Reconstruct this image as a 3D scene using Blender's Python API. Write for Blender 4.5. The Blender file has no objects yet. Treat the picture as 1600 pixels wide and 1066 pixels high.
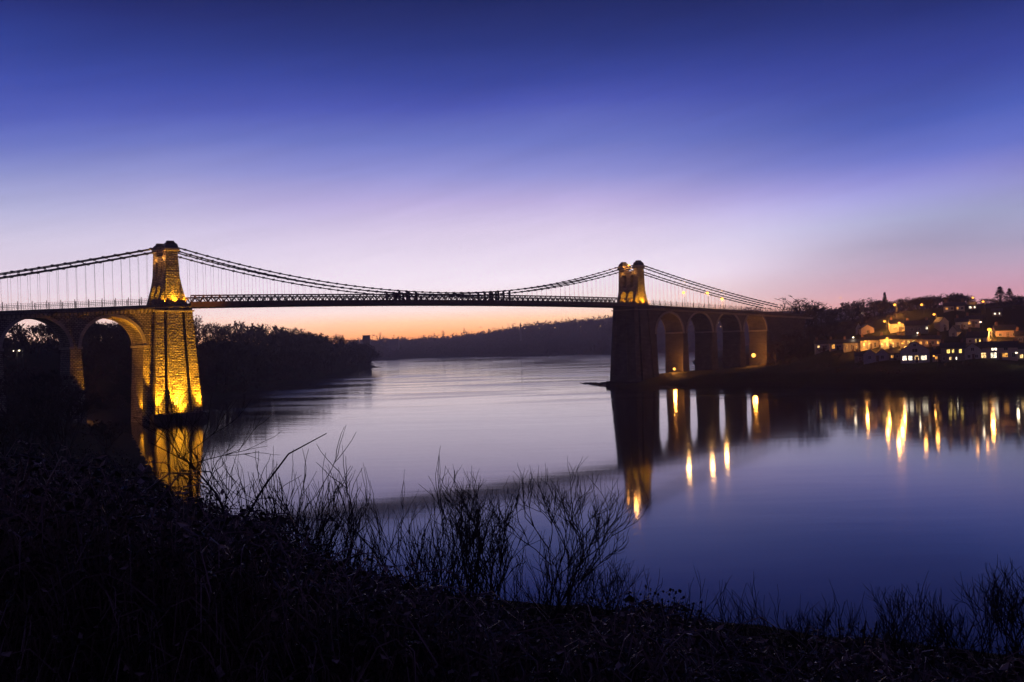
import bpy, math, random
import numpy as np
from mathutils import Vector, Matrix, noise
S = bpy.context.scene
COL = S.collection
R = math.radians
rnd = random.Random(7)

# ------------------------------------------------------------------ camera
CAM_H, FPX, ROLL, PITCH = 17.376, 1518.73, 0.0311584, 0.0027391
cam_d = bpy.data.cameras.new('camera')
cam_d.lens = 36 * FPX / 1600
cam_d.sensor_width = 36
cam_d.clip_start = 0.1
cam_d.clip_end = 20000
cam = bpy.data.objects.new('camera', cam_d)
COL.objects.link(cam)
cam.matrix_world = Matrix.Translation((0, 0, CAM_H)) @ Matrix.Rotation(math.pi/2 + PITCH, 4, 'X') @ Matrix.Rotation(-ROLL, 4, 'Z')
S.camera = cam

# ------------------------------------------------------------------ world: dusk sky as light source
world = bpy.data.worlds.new('World')
S.world = world
world.use_nodes = True
SKY_STRENGTH = 1.0

def srgb(r, g, b):
    f = lambda c: c/12.92 if c <= 0.04045 else ((c+0.055)/1.055)**2.4
    return (f(r/255), f(g/255), f(b/255), 1)

class NT:
    """small helper to write node trees tersely"""
    def __init__(s, tree):
        s.t = tree
    def n(s, kind, _props=None, **inp):
        nd = s.t.nodes.new(kind)
        for k, v in (_props or {}).items(): setattr(nd, k, v)
        for k, v in inp.items():
            key = int(k[1:]) if k[0] == 'i' and k[1:].isdigit() else k.replace('_', ' ')
            s.put(nd.inputs[key], v)
        return nd
    def put(s, sock, v):
        if hasattr(v, 'is_linked') or hasattr(v, 'links'): s.t.links.new(v, sock)
        else: sock.default_value = v
    def math(s, op, a, b=0.0, c=0.0, clamp=False):
        nd = s.t.nodes.new('ShaderNodeMath'); nd.operation = op; nd.use_clamp = clamp
        s.put(nd.inputs[0], a); s.put(nd.inputs[1], b); s.put(nd.inputs[2], c)
        return nd.outputs[0]
    def ramp(s, fac, stops, interp='EASE'):
        nd = s.t.nodes.new('ShaderNodeValToRGB'); cr = nd.color_ramp; cr.interpolation = interp
        while len(cr.elements) < len(stops): cr.elements.new(0.5)
        for e, (p, c) in zip(cr.elements, stops): e.position = p; e.color = c
        s.put(nd.inputs[0], fac)
        return nd.outputs[0]
    def mix(s, fac, a, b):
        nd = s.t.nodes.new('ShaderNodeMix'); nd.data_type = 'RGBA'
        s.put(nd.inputs[0], fac); s.put(nd.inputs[6], a); s.put(nd.inputs[7], b)
        return nd.outputs[2]

def build_world():
    t = world.node_tree; t.nodes.clear(); N = NT(t)
    co = N.n('ShaderNodeTexCoord').outputs['Generated']
    nrm = N.n('ShaderNodeVectorMath', {'operation': 'NORMALIZE'}, i0=co).outputs[0]
    sx = N.n('ShaderNodeSeparateXYZ', None, i0=nrm).outputs
    x, y, z = sx[0], sx[1], sx[2]
    el = N.math('MULTIPLY', N.math('ARCSINE', z), 180/math.pi)
    az = N.math('MULTIPLY', N.math('ARCTAN2', x, y), 180/math.pi)
    # high thin cloud: long soft streaks, fanning out a little
    cv = N.n('ShaderNodeCombineXYZ', None, X=N.math('MULTIPLY', az, 0.030), Y=N.math('MULTIPLY', N.math('SUBTRACT', el, N.math('MULTIPLY', az, 0.16)), 0.16), Z=0.3).outputs[0]
    nz = N.n('ShaderNodeTexNoise', None, Vector=cv, Scale=1.0, Detail=3.0, Roughness=0.45).outputs[0]
    elw = N.math('ADD', el, N.math('MULTIPLY', N.math('SUBTRACT', nz, 0.5), N.math('MULTIPLY', N.math('MINIMUM', N.math('MAXIMUM', el, 0.0), 10.0), 0.26)))
    fac = N.math('DIVIDE', N.math('ADD', elw, 2.0), 62.0)
    P = lambda e: (e+2)/62
    mid = N.ramp(fac, [(P(-1), srgb(226, 122, 84)), (P(0.0), srgb(242, 128, 66)), (P(0.7), srgb(252, 166, 98)), (P(1.4), srgb(254, 202, 156)),
        (P(2.2), srgb(250, 230, 224)), (P(3.6), srgb(243, 230, 241)), (P(5.0), srgb(234, 221, 238)), (P(6.8), srgb(218, 204, 232)), (P(8.4), srgb(190, 177, 224)), (P(10), srgb(147, 149, 214)),
        (P(11.6), srgb(110, 122, 200)), (P(13.5), srgb(76, 89, 180)), (P(15), srgb(56, 72, 158)), (P(17.0), srgb(40, 56, 130)), (P(19.5), srgb(27, 40, 100)), (P(26), srgb(20, 27, 74)), (P(58), srgb(7, 10, 32))], 'LINEAR')
    left = N.ramp(fac, [(P(-1), srgb(226, 150, 120)), (P(0.3), srgb(244, 184, 150)), (P(2.0), srgb(244, 212, 204)), (P(3.6), srgb(226, 208, 222)), (P(6.2), srgb(205, 198, 222)),
        (P(8.1), srgb(174, 177, 216)), (P(9.8), srgb(142, 150, 208)), (P(11.7), srgb(107, 120, 198)), (P(13), srgb(84, 99, 188)), (P(14.8), srgb(64, 82, 174)), (P(16.6), srgb(47, 66, 150)), (P(18.5), srgb(35, 48, 122)), (P(20.5), srgb(25, 34, 94)), (P(27), srgb(18, 24, 68)), (P(58), srgb(7, 10, 30))], 'LINEAR')
    right = N.ramp(fac, [(P(-1), srgb(190, 100, 100)), (P(0.8), srgb(218, 142, 144)), (P(2.4), srgb(204, 158, 176)), (P(3.6), srgb(184, 162, 186)), (P(4.6), srgb(166, 158, 186)), (P(6.0), srgb(163, 166, 202)), (P(7.5), srgb(150, 151, 208)),
        (P(8.6), srgb(128, 130, 198)), (P(9.8), srgb(98, 110, 188)), (P(11.6), srgb(72, 91, 176)), (P(14.2), srgb(55, 70, 156)), (P(17), srgb(36, 50, 120)), (P(19.5), srgb(27, 36, 92)), (P(26), srgb(18, 24, 66)), (P(58), srgb(7, 10, 28))], 'LINEAR')
    lf = N.n('ShaderNodeMapRange', {'interpolation_type': 'SMOOTHSTEP'}, Value=az, i1=-4.0, i2=-34.0, i3=0.0, i4=1.0).outputs[0]
    rf = N.n('ShaderNodeMapRange', {'interpolation_type': 'SMOOTHSTEP'}, Value=az, i1=3.0, i2=25.0, i3=0.0, i4=1.0).outputs[0]
    c = N.mix(rf, N.mix(lf, mid, left), right)
    # the sky opposite the afterglow is dark blue
    bk = N.n('ShaderNodeMapRange', {'interpolation_type': 'SMOOTHSTEP'}, Value=N.math('ABSOLUTE', az), i1=34.0, i2=95.0, i3=0.0, i4=1.0).outputs[0]
    dark = N.ramp(fac, [(P(-1), srgb(62, 50, 80)), (P(10), srgb(70, 62, 108)), (P(30), srgb(34, 36, 84)), (P(58), srgb(14, 16, 40))], 'LINEAR')
    c = N.mix(bk, c, dark)
    # the afterglow band is brightest right above the horizon
    glow = N.math('MULTIPLY', N.math('EXPONENT', N.math('DIVIDE', N.math('MAXIMUM', el, 0.0), -3.8)), N.math('SUBTRACT', 1.02, N.math('MULTIPLY', bk, 1.0)))
    # a soft diagonal veil of cirrus on the right, bluer air under it
    w = N.math('SUBTRACT', el, N.math('ADD', N.math('MULTIPLY', az, 0.34), N.math('MULTIPLY_ADD', nz, 2.4, -1.7)))
    gate = N.n('ShaderNodeMapRange', {'interpolation_type': 'SMOOTHSTEP'}, Value=az, i1=4.0, i2=15.0, i3=0.0, i4=1.0).outputs[0]
    gate = N.math('MULTIPLY', gate, N.math('SUBTRACT', 1.0, bk))
    gs = lambda c0, sg: N.math('EXPONENT', N.math('MULTIPLY', N.math('POWER', N.math('ABSOLUTE', N.math('DIVIDE', N.math('SUBTRACT', w, c0), sg)), 2.0), -1.0))
    veil = N.math('MULTIPLY', N.math('SUBTRACT', N.math('MULTIPLY', gs(1.3, 2.6), 0.20), N.math('MULTIPLY', gs(-2.2, 1.8), 0.10)), gate)
    cv2 = N.n('ShaderNodeCombineXYZ', None, X=N.math('MULTIPLY', az, 0.11), Y=N.math('MULTIPLY', N.math('SUBTRACT', el, N.math('MULTIPLY', az, 0.2)), 0.9), Z=7.0).outputs[0]
    wisp = N.n('ShaderNodeTexNoise', None, Vector=cv2, Scale=1.0, Detail=5.0, Roughness=0.6, Distortion=0.4).outputs[0]
    veil = N.math('ADD', veil, N.math('MULTIPLY', N.math('SUBTRACT', wisp, 0.5), 0.20))
    bg = N.n('ShaderNodeBackground', None, Color=c, Strength=N.math('MULTIPLY', N.math('ADD', N.math('ADD', glow, veil), 1.0), SKY_STRENGTH))
    out = N.n('ShaderNodeOutputWorld'); t.links.new(bg.outputs[0], out.inputs[0])
build_world()
S.view_settings.view_transform = 'Standard'
S.view_settings.look = 'None'
S.view_settings.exposure = 0
S.view_settings.gamma = 1
S.render.engine = 'CYCLES'
S.cycles.max_bounces = 6
S.cycles.volume_bounces = 0
S.cycles.sample_clamp_indirect = 6

# ------------------------------------------------------------------ helpers
def at(px, py, Y):
    """world point at depth Y seen in direction of photograph pixel (px, py)"""
    dx, dy = px-800, py-533
    c, s = math.cos(ROLL), math.sin(ROLL)
    u = (dx*c - dy*s)/FPX; v = (dx*s + dy*c)/FPX
    cp, sp = math.cos(PITCH), math.sin(PITCH)
    d = Vector((u, cp + v*sp, sp - v*cp))
    return Vector((0, 0, CAM_H)) + d*(Y/d.y)
def on_water(px, py):
    p = at(px, py, 100); d = p - Vector((0, 0, CAM_H))
    return Vector((0, 0, CAM_H)) + d*(CAM_H/-d.z)
BX, BY, BA = -91.6465, 258.937, 0.675617     # bridge origin (left tower) and heading
BM = Matrix.Translation((BX, BY, 0)) @ Matrix.Rotation(BA, 4, 'Z')
def bw(t, n, z):
    return BM @ Vector((t, -n, z))

class MB:
    """collects faces, builds ONE mesh object; uv in metres by box mapping"""
    def __init__(s): s.v = []; s.f = []; s.m = []
    def face(s, pts, mi=0):
        b = len(s.v); s.v += [tuple(p) for p in pts]; s.f.append(tuple(range(b, b+len(pts)))); s.m.append(mi)
    def hexa(s, c, mi=0):   # c: 4 bottom ccw + 4 top ccw
        b = len(s.v); s.v += [tuple(p) for p in c]
        for q in ((3, 2, 1, 0), (4, 5, 6, 7), (0, 1, 5, 4), (1, 2, 6, 5), (2, 3, 7, 6), (3, 0, 4, 7)):
            s.f.append(tuple(b+i for i in q)); s.m.append(mi)
        return s
    def box(s, x0, x1, y0, y1, z0, z1, mi=0):
        return s.hexa([(x0, y0, z0), (x1, y0, z0), (x1, y1, z0), (x0, y1, z0), (x0, y0, z1), (x1, y0, z1), (x1, y1, z1), (x0, y1, z1)], mi)
    def frustum(s, b, t, z0, z1, mi=0):
        return s.hexa([(b[0], b[2], z0), (b[1], b[2], z0), (b[1], b[3], z0), (b[0], b[3], z0), (t[0], t[2], z1), (t[1], t[2], z1), (t[1], t[3], z1), (t[0], t[3], z1)], mi)
    def bar(s, a, b, w, h=None, mi=0):
        a = Vector(a); b = Vector(b); h = h or w; d = (b-a).normalized()
        up = Vector((0, 0, 1)) if abs(d.z) < .95 else Vector((0, 1, 0))
        r = d.cross(up).normalized()*w/2; u = r.cross(d).normalized()*h/2
        s.hexa([a-r-u, a+r-u, b+r-u, b-r-u, a-r+u, a+r+u, b+r+u, b-r+u], mi)
        return s
    def tube(s, pts, rad, n=6, mi=0, cap=True):
        pts = [Vector(p) for p in pts]
        rad = rad if hasattr(rad, '__len__') else [rad]*len(pts)
        rings = []
        for i, p in enumerate(pts):
            d = (pts[min(i+1, len(pts)-1)] - pts[max(i-1, 0)]).normalized()
            up = Vector((0, 0, 1)) if abs(d.z) < .9 else Vector((0.3, 1, 0)).normalized()
            a = d.cross(up).normalized(); b = d.cross(a)
            k = len(s.v)
            for j in range(n):
                th = 2*math.pi*j/n
                s.v.append(tuple(p + (a*math.cos(th) + b*math.sin(th))*rad[i]))
            rings.append(k)
        for k0, k1 in zip(rings, rings[1:]):
            for j in range(n):
                s.f.append((k0+j, k0+(j+1) % n, k1+(j+1) % n, k1+j)); s.m.append(mi)
        if cap:
            s.f.append(tuple(rings[0]+j for j in range(n))[::-1]); s.m.append(mi)
            s.f.append(tuple(rings[-1]+j for j in range(n))); s.m.append(mi)
        return s
    def build(s, name, mats, parent=None, uv=False, smooth=False, loc=None):
        me = bpy.data.meshes.new(name)
        me.from_pydata(s.v, [], s.f)
        mats = mats if isinstance(mats, (list, tuple)) else [mats]
        for m in mats: me.materials.append(m)
        if len(mats) > 1: me.polygons.foreach_set('material_index', s.m)
        if uv:
            ul = me.uv_layers.new(name='UVMap')
            for p in me.polygons:
                nx, ny, nz = (abs(c) for c in p.normal)
                for li in p.loop_indices:
                    co = me.vertices[me.loops[li].vertex_index].co
                    if nz > 0.8: ul.data[li].uv = (co.x, co.y)
                    elif nx > ny: ul.data[li].uv = (co.y, co.z)
                    else: ul.data[li].uv = (co.x, co.z)
        if smooth: me.polygons.foreach_set('use_smooth', [True]*len(me.polygons))
        me.update()
        o = bpy.data.objects.new(name, me); COL.objects.link(o)
        if parent: o.parent = parent
        if loc is not None: o.location = loc
        return o
def empty(name, loc=(0, 0, 0), rz=0, parent=None):
    o = bpy.data.objects.new(name, None); COL.objects.link(o); o.location = loc; o.rotation_euler = (0, 0, rz)
    o.empty_display_size = 0.5
    if parent: o.parent = parent
    return o
def tag(o, label, cat, group=None, kind=None):
    if label: o['label'] = label
    if cat: o['category'] = cat
    if group: o['group'] = group
    if kind: o['kind'] = kind
    return o
def struct(o): o['kind'] = 'structure'; return o
def kids(o): return [c for c in bpy.data.objects if c.parent == o]
def copy_tree(o, ch=None, parent=None):
    c = o.copy(); COL.objects.link(c)
    if parent: c.parent = parent
    for k in (ch if ch is not None else kids(o)):
        d = k.copy(); COL.objects.link(d); d.parent = c
    return c

# ------------------------------------------------------------------ materials
def mat(name, col, rough=0.8, spec=0.3, metal=0.0):
    m = bpy.data.materials.new(name); m.use_nodes = True
    b = m.node_tree.nodes['Principled BSDF']
    b.inputs['Base Color'].default_value = (*col, 1); b.inputs['Roughness'].default_value = rough
    b.inputs['Specular IOR Level'].default_value = spec; b.inputs['Metallic'].default_value = metal
    return m, NT(m.node_tree), b
def noisy(name, c1, c2, scale=3.0, rough=0.85, bump=0.0, coord='Object', spec=0.3, detail=5.0, dist=0.05):
    m, N, b = mat(name, c1, rough, spec)
    tc = N.n('ShaderNodeTexCoord').outputs[coord]
    nz = N.n('ShaderNodeTexNoise', None, Vector=tc, Scale=scale, Detail=detail).outputs[0]
    N.put(b.inputs['Base Color'], N.ramp(nz, [(0.35, (*c1, 1)), (0.65, (*c2, 1))], 'LINEAR'))
    if bump:
        bp = N.n('ShaderNodeBump', None, Height=nz, Strength=bump, Distance=dist)
        N.put(b.inputs['Normal'], bp.outputs[0])
    return m
def emit(name, col, strength):
    m = bpy.data.materials.new(name); m.use_nodes = True; t = m.node_tree; t.nodes.clear(); N = NT(t)
    if name.startswith('lit'):   # curtains and furniture seen against the room light
        nz = N.n('ShaderNodeTexNoise', None, Vector=N.n('ShaderNodeNewGeometry').outputs['Position'], Scale=1.7, Detail=3.0).outputs[0]
        k = N.n('ShaderNodeMapRange', None, Value=nz, i1=0.38, i2=0.62, i3=0.25, i4=1.5).outputs[0]
        strength = N.math('MULTIPLY', k, strength)
    e = N.n('ShaderNodeEmission', None, Color=(*col, 1), Strength=strength)
    o = N.n('ShaderNodeOutputMaterial'); t.links.new(e.outputs[0], o.inputs[0])
    return m
def stone(name, c1, c2, cm, bw_=0.85, bh=0.46, bump=1.0, dist=0.22, mortar=0.07):
    m, N, b = mat(name, c1, 0.9, 0.2)
    uv = N.n('ShaderNodeTexCoord').outputs['UV']
    wob = N.n('ShaderNodeTexNoise', None, Vector=uv, Scale=0.9, Detail=3.0).outputs['Color']
    uv2 = N.n('ShaderNodeVectorMath', {'operation': 'MULTIPLY_ADD'}, i0=wob, i1=(0.30, 0.22, 0), i2=uv).outputs[0]
    br = N.n('ShaderNodeTexBrick', {'offset': 0.5, 'squash': 1.0}, Vector=uv2, Color1=(*c1, 1), Color2=(*c2, 1), Mortar=(*cm, 1), Scale=1.0,
             Mortar_Size=mortar, Mortar_Smooth=0.35, Bias=0.0, Brick_Width=bw_, Row_Height=bh)
    n1 = N.n('ShaderNodeTexNoise', None, Vector=uv, Scale=3.0, Detail=6.0, Roughness=0.7).outputs[0]
    n2 = N.n('ShaderNodeTexNoise', None, Vector=uv, Scale=0.25, Detail=4.0).outputs[0]
    k = N.math('MULTIPLY_ADD', n2, 1.1, 0.35)
    k = N.math('MULTIPLY', k, N.math('MULTIPLY_ADD', n1, 0.9, 0.5))
    N.put(b.inputs['Base Color'], N.n('ShaderNodeVectorMath', {'operation': 'SCALE'}, i0=br.outputs['Color'], Scale=k).outputs[0])
    # every stone bulges differently
    cell = N.n('ShaderNodeVectorMath', {'operation': 'MULTIPLY'}, i0=uv2, i1=(1/bw_, 1/bh, 1)).outputs[0]
    vo = N.n('ShaderNodeTexNoise', None, Vector=cell, Scale=0.9, Detail=1.0).outputs[0]
    hgt = N.math('ADD', N.math('MULTIPLY', N.math('SUBTRACT', 1.0, br.outputs['Fac']), 0.75), N.math('ADD', N.math('MULTIPLY', n1, 0.35), N.math('MULTIPLY', vo, 0.9)))
    bp = N.n('ShaderNodeBump', None, Height=hgt, Strength=bump, Distance=dist)
    N.put(b.inputs['Normal'], bp.outputs[0])
    return m
M = {}
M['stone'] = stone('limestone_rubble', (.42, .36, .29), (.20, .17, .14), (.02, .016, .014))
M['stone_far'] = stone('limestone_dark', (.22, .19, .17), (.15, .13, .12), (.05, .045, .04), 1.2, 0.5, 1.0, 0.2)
M['ashlar'] = stone('ashlar_trim', (.42, .37, .30), (.36, .31, .26), (.12, .1, .09), 1.4, 0.6, 0.5, 0.04, 0.02)
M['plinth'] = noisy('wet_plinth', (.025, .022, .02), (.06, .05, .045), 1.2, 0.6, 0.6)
M['iron'] = noisy('dark_bridge_paint', (.035, .03, .034), (.055, .048, .05), 2.0, 0.5)
M['iron_rust'] = noisy('painted_ironwork', (.10, .055, .05), (.16, .09, .075), 1.5, 0.6)
M['saddle'] = noisy('saddle_housing', (.02, .022, .03), (.035, .035, .045), 2.0, 0.5)
M['road'] = noisy('asphalt', (.04, .04, .042), (.06, .06, .06), 4, 0.9)
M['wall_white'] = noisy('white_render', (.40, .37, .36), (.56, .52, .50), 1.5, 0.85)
M['wall_cream'] = noisy('cream_render', (.52, .45, .36), (.62, .54, .44), 1.5, 0.85)
M['wall_pink'] = noisy('pink_render', (.46, .32, .30), (.54, .40, .37), 1.5, 0.85)
M['wall_grey'] = noisy('grey_stone_wall', (.20, .18, .17), (.30, .27, .25), 2.0, 0.9)
M['slate'] = noisy('slate_roof', (.045, .045, .055), (.085, .08, .09), 2.5, 0.7, 0.3)
M['chim'] = noisy('chimney_brick', (.20, .10, .07), (.30, .17, .12), 4, 0.9)
M['glass'] = mat('dark_window_glass', (.03, .03, .045), 0.15, 0.5)[0]
M['frame'] = mat('window_frame_paint', (.6, .58, .55), 0.5)[0]
M['lit_warm'] = emit('lit_window_warm', (1.0, .62, .24), 1.6)
M['lit_white'] = emit('lit_window_white', (1.0, .84, .6), 2.4)
M['lit_yellow'] = emit('lit_window_yellow', (1.0, .66, .16), 2.0)
M['lit_orange'] = emit('lit_window_orange', (1.0, .42, .08), 1.1)
M['sodium'] = emit('sodium_lamp_glow', (1.0, .40, .05), 2.8)
M['sodium_big'] = emit('sodium_flood_glow', (1.0, .44, .07), 4)
M['white_lamp'] = emit('white_lamp_glow', (1.0, .8, .55), 4)
M['pole'] = mat('lamp_post_paint', (.06, .06, .065), 0.5)[0]
M['bark'] = noisy('bark', (.030, .022, .018), (.060, .045, .035), 6, 0.9)
M['twig'] = noisy('twig_bark', (.022, .015, .016), (.05, .034, .03), 6, 0.8)
M['twig_red'] = noisy('winter_twigs', (.035, .02, .018), (.075, .045, .035), 0.5, 0.9)
M['evergreen'] = noisy('evergreen_needles', (.015, .03, .015), (.03, .05, .022), 0.7, 0.9)

def ground_mat():
    m, N, b = mat('rough_ground', (.03, .028, .02), 0.95, 0.1)
    g = N.n('ShaderNodeNewGeometry').outputs['Position']
    a = N.n('ShaderNodeTexNoise', None, Vector=g, Scale=0.05, Detail=8.0, Roughness=0.65).outputs[0]
    c = N.n('ShaderNodeTexNoise', None, Vector=g, Scale=1.6, Detail=6.0, Roughness=0.7).outputs[0]
    col = N.ramp(N.math('MULTIPLY_ADD', c, 0.4, N.math('MULTIPLY', a, 0.6)), [(0.35, (.018, .016, .010, 1)), (0.5, (.034, .036, .018, 1)), (0.65, (.055, .042, .028, 1))], 'LINEAR')
    z = N.n('ShaderNodeSeparateXYZ', None, i0=g).outputs[2]
    wet = N.n('ShaderNodeMapRange', None, Value=N.math('ADD', z, N.math('MULTIPLY', c, 1.2)), i1=1.2, i2=2.2, i3=1.0, i4=0.0).outputs[0]
    N.put(b.inputs['Base Color'], N.mix(wet, col, (.022, .019, .016, 1)))
    bp = N.n('ShaderNodeBump', None, Height=N.math('ADD', a, c), Strength=0.8, Distance=0.5)
    N.put(b.inputs['Normal'], bp.outputs[0])
    return m
M['ground'] = ground_mat()

def water_mat():
    m, N, b = mat('strait_water', (.006, .008, .016), 0.08, 0.5)
    b.inputs['IOR'].default_value = 1.33
    g = N.n('ShaderNodeNewGeometry').outputs['Position']
    # long slow swirls of the tidal stream, drawn out along the strait
    mp = N.n('ShaderNodeMapping', None, Vector=g, Rotation=(0, 0, R(-35)), Scale=(0.012, 0.045, 1)).outputs[0]
    w0 = N.n('ShaderNodeTexNoise', None, Vector=g, Scale=0.006, Detail=2.0).outputs['Color']
    mp2 = N.n('ShaderNodeVectorMath', {'operation': 'MULTIPLY_ADD'}, i0=w0, i1=(2.2, 2.2, 0), i2=mp).outputs[0]
    a = N.n('ShaderNodeTexNoise', None, Vector=mp2, Scale=1.0, Detail=4.0, Roughness=0.5, Distortion=0.6).outputs[0]
    fine = N.n('ShaderNodeTexNoise', None, Vector=N.n('ShaderNodeMapping', None, Vector=g, Rotation=(0, 0, R(-20)), Scale=(0.06, 0.30, 1)).outputs[0], Scale=1.0, Detail=3.0).outputs[0]
    y = N.n('ShaderNodeSeparateXYZ', None, i0=g).outputs[1]
    # rougher streaks far out where the current races, calm near the bank
    far = N.n('ShaderNodeMapRange', {'interpolation_type': 'SMOOTHSTEP'}, Value=y, i1=170.0, i2=420.0, i3=0.0, i4=1.0).outputs[0]
    rip = N.n('ShaderNodeMapRange', {'interpolation_type': 'SMOOTHSTEP'}, Value=N.math('MULTIPLY_ADD', a, 70.0, y), i1=200.0, i2=290.0, i3=0.0, i4=1.0).outputs[0]
    ru = N.n('ShaderNodeMapRange', {'interpolation_type': 'SMOOTHSTEP'}, Value=a, i1=0.42, i2=0.66, i3=0.0, i4=1.0).outputs[0]
    rough = N.math('MULTIPLY_ADD', N.math('MULTIPLY', ru, far), 0.13, 0.066)
    N.put(b.inputs['Roughness'], rough)
    h = N.math('ADD', N.math('MULTIPLY', a, N.math('MULTIPLY_ADD', far, 0.95, 0.10)), N.math('MULTIPLY', fine, N.math('MULTIPLY_ADD', rip, .14, .03)))
    bp = N.n('ShaderNodeBump', None, Height=h, Strength=1.0, Distance=0.20)
    N.put(b.inputs['Normal'], bp.outputs[0])
    return m
M['water'] = water_mat()

# ------------------------------------------------------------------ terrain
def wp(*pix): return [tuple(on_water(*p)[:2]) for p in pix]
# left bank: from near right of the camera, along the near shore, past the left pier and on to the wooded point
LB = [(300, -80), (120, -10), (70, 18), (42, 38), (12, 52), (-14, 74), (-36, 108), (-50, 136), (-66, 172), (-84, 214), (-103, 240), (-106, 262), (-112, 300)]
LB += wp((322, 632), (360, 620), (430, 605), (500, 592), (550, 582), (588, 573.5))
LB += [(-131, 905), (-170, 1000), (-260, 1250), (-700, 1500), (-2600, 1700), (-2600, -400), (300, -400)]
RB = wp((893, 597.5), (930, 601), (958, 604), (1000, 610), (1040, 605), (1100, 605), (1200, 603), (1300, 606), (1400, 606), (1500, 606), (1600, 605)) 
RB += [(260, 285), (420, 250), (1500, 150), (2600, 900), (2600, 2600), (700, 1700), (300, 1150), (180, 900), (130, 700), (100, 520), (80, 440), (48, 392), (36, 388)]
FB = [(-2600, 2600), (-1200, 1750)] + wp((560, 563.5), (600, 562), (700, 558.5), (800, 557), (880, 555), (960, 553.5), (1040, 551)) + [(700, 1240), (2600, 1500), (2600, 6000), (-2600, 6000)]
def sdist(P, poly):
    """signed distance of points P (n,2) to polygon, positive inside"""
    a = np.array(poly); b = np.roll(a, -1, axis=0)
    best = np.full(len(P), 1e9); inside = np.zeros(len(P), bool)
    for p, q in zip(a, b):
        d = q-p; t = np.clip(((P-p)@d)/max(d@d, 1e-9), 0, 1)
        best = np.minimum(best, np.hypot(*(P-p-t[:, None]*d).T))
        c = ((p[1] > P[:, 1]) != (q[1] > P[:, 1]))
        with np.errstate(divide='ignore', invalid='ignore'):
            xi = (q[0]-p[0])*(P[:, 1]-p[1])/(q[1]-p[1]) + p[0]
        inside ^= c & (P[:, 0] < xi)
    return np.where(inside, best, -best)
def sm(x, a, b):
    t = np.clip((x-a)/(b-a), 0, 1); return t*t*(3-2*t)
def height(P):
    P = np.asarray(P, float).reshape(-1, 2); x, y = P[:, 0], P[:, 1]
    dl, dr, df = sdist(P, LB), sdist(P, RB), sdist(P, FB)
    # bridge coordinates
    rx, ry = x-BX, y-BY
    t = rx*math.cos(BA) + ry*math.sin(BA); n = rx*math.sin(BA) - ry*math.cos(BA)
    # left bank near the camera: steady slope; beyond the bridge: steeper wooded bluff
    near = np.interp(dl, [-30, 0, 4, 15, 30, 50, 90, 300], [-8, 0, 1.6, 5.4, 10.2, 15.6, 18, 24])
    mid = np.interp(dl, [-30, 0, 4, 15, 40, 80, 200, 600], [-8, 0, 1.0, 2.5, 8, 14, 24, 30])
    bluff = np.interp(dl, [-30, 0, 4, 18, 45, 90, 400], [-8, 0, 3, 11, 19, 23, 25])
    bluff = bluff * np.interp(y, [300, 480, 640, 760, 900, 1100], [1.0, 1.0, 0.95, 0.8, 0.72, .5])
    hl = near*(1-sm(y, 70, 170)) + mid*sm(y, 70, 170)*(1-sm(y, 285, 340)) + bluff*sm(y, 285, 340)
    # right bank: seawall and gardens, houses, then road terrace and hill
    k = 1 - 0.80*(1-sm(np.abs(n-4), 10, 46))*(1-sm(t, 248, 268))
    prof = np.interp(dr*k, [-30, 0, 2, 6, 28, 46, 66, 92, 180, 400], [-8, 0, 2.6, 4.4, 6.5, 11.5, 17.5, 25.5, 31, 38])
    prof = prof*(1-sm(t, 330, 200)*0)
    spit = np.clip(dr, -8, 1.2)*1.0
    hr = np.where((x < 34) & (y < 420), np.minimum(prof, spit), prof)
    hf = np.interp(df, [-60, 0, 40, 300, 900], [-8, 0, 6, 1, 1]) + sm(df, 60, 420)*np.interp(x, [-900, -260, -120, 60, 220, 700], [30, 26, 28, 48, 54, 60])*(df > 0)
    h = np.maximum(np.maximum(hl, hr), hf)
    return np.where((dl < 0) & (dr < 0) & (df < 0), np.minimum(np.maximum(np.maximum(hl, hr), hf), -0.3), np.maximum(h, 0.02))
_G = {}
def hz(x, y):
    """ground height, bilinear from a cached coarse raster (exact near the camera)"""
    if y < 90: return float(height([[x, y]])[0])
    s = 2.5 if y < 620 else 8.0
    i, j = math.floor(x/s), math.floor(y/s); k = (s, i//16, j//16)
    if k not in _G:
        xs = (np.arange(17)+k[1]*16)*s; ys = (np.arange(17)+k[2]*16)*s
        X, Y = np.meshgrid(xs, ys); _G[k] = height(np.stack([X.ravel(), Y.ravel()], 1)).reshape(17, 17)
    g = _G[k]; a, b = i-k[1]*16, j-k[2]*16; u, v = x/s-i, y/s-j
    return float(g[b, a]*(1-u)*(1-v) + g[b, a+1]*u*(1-v) + g[b+1, a]*(1-u)*v + g[b+1, a+1]*u*v)

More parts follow.
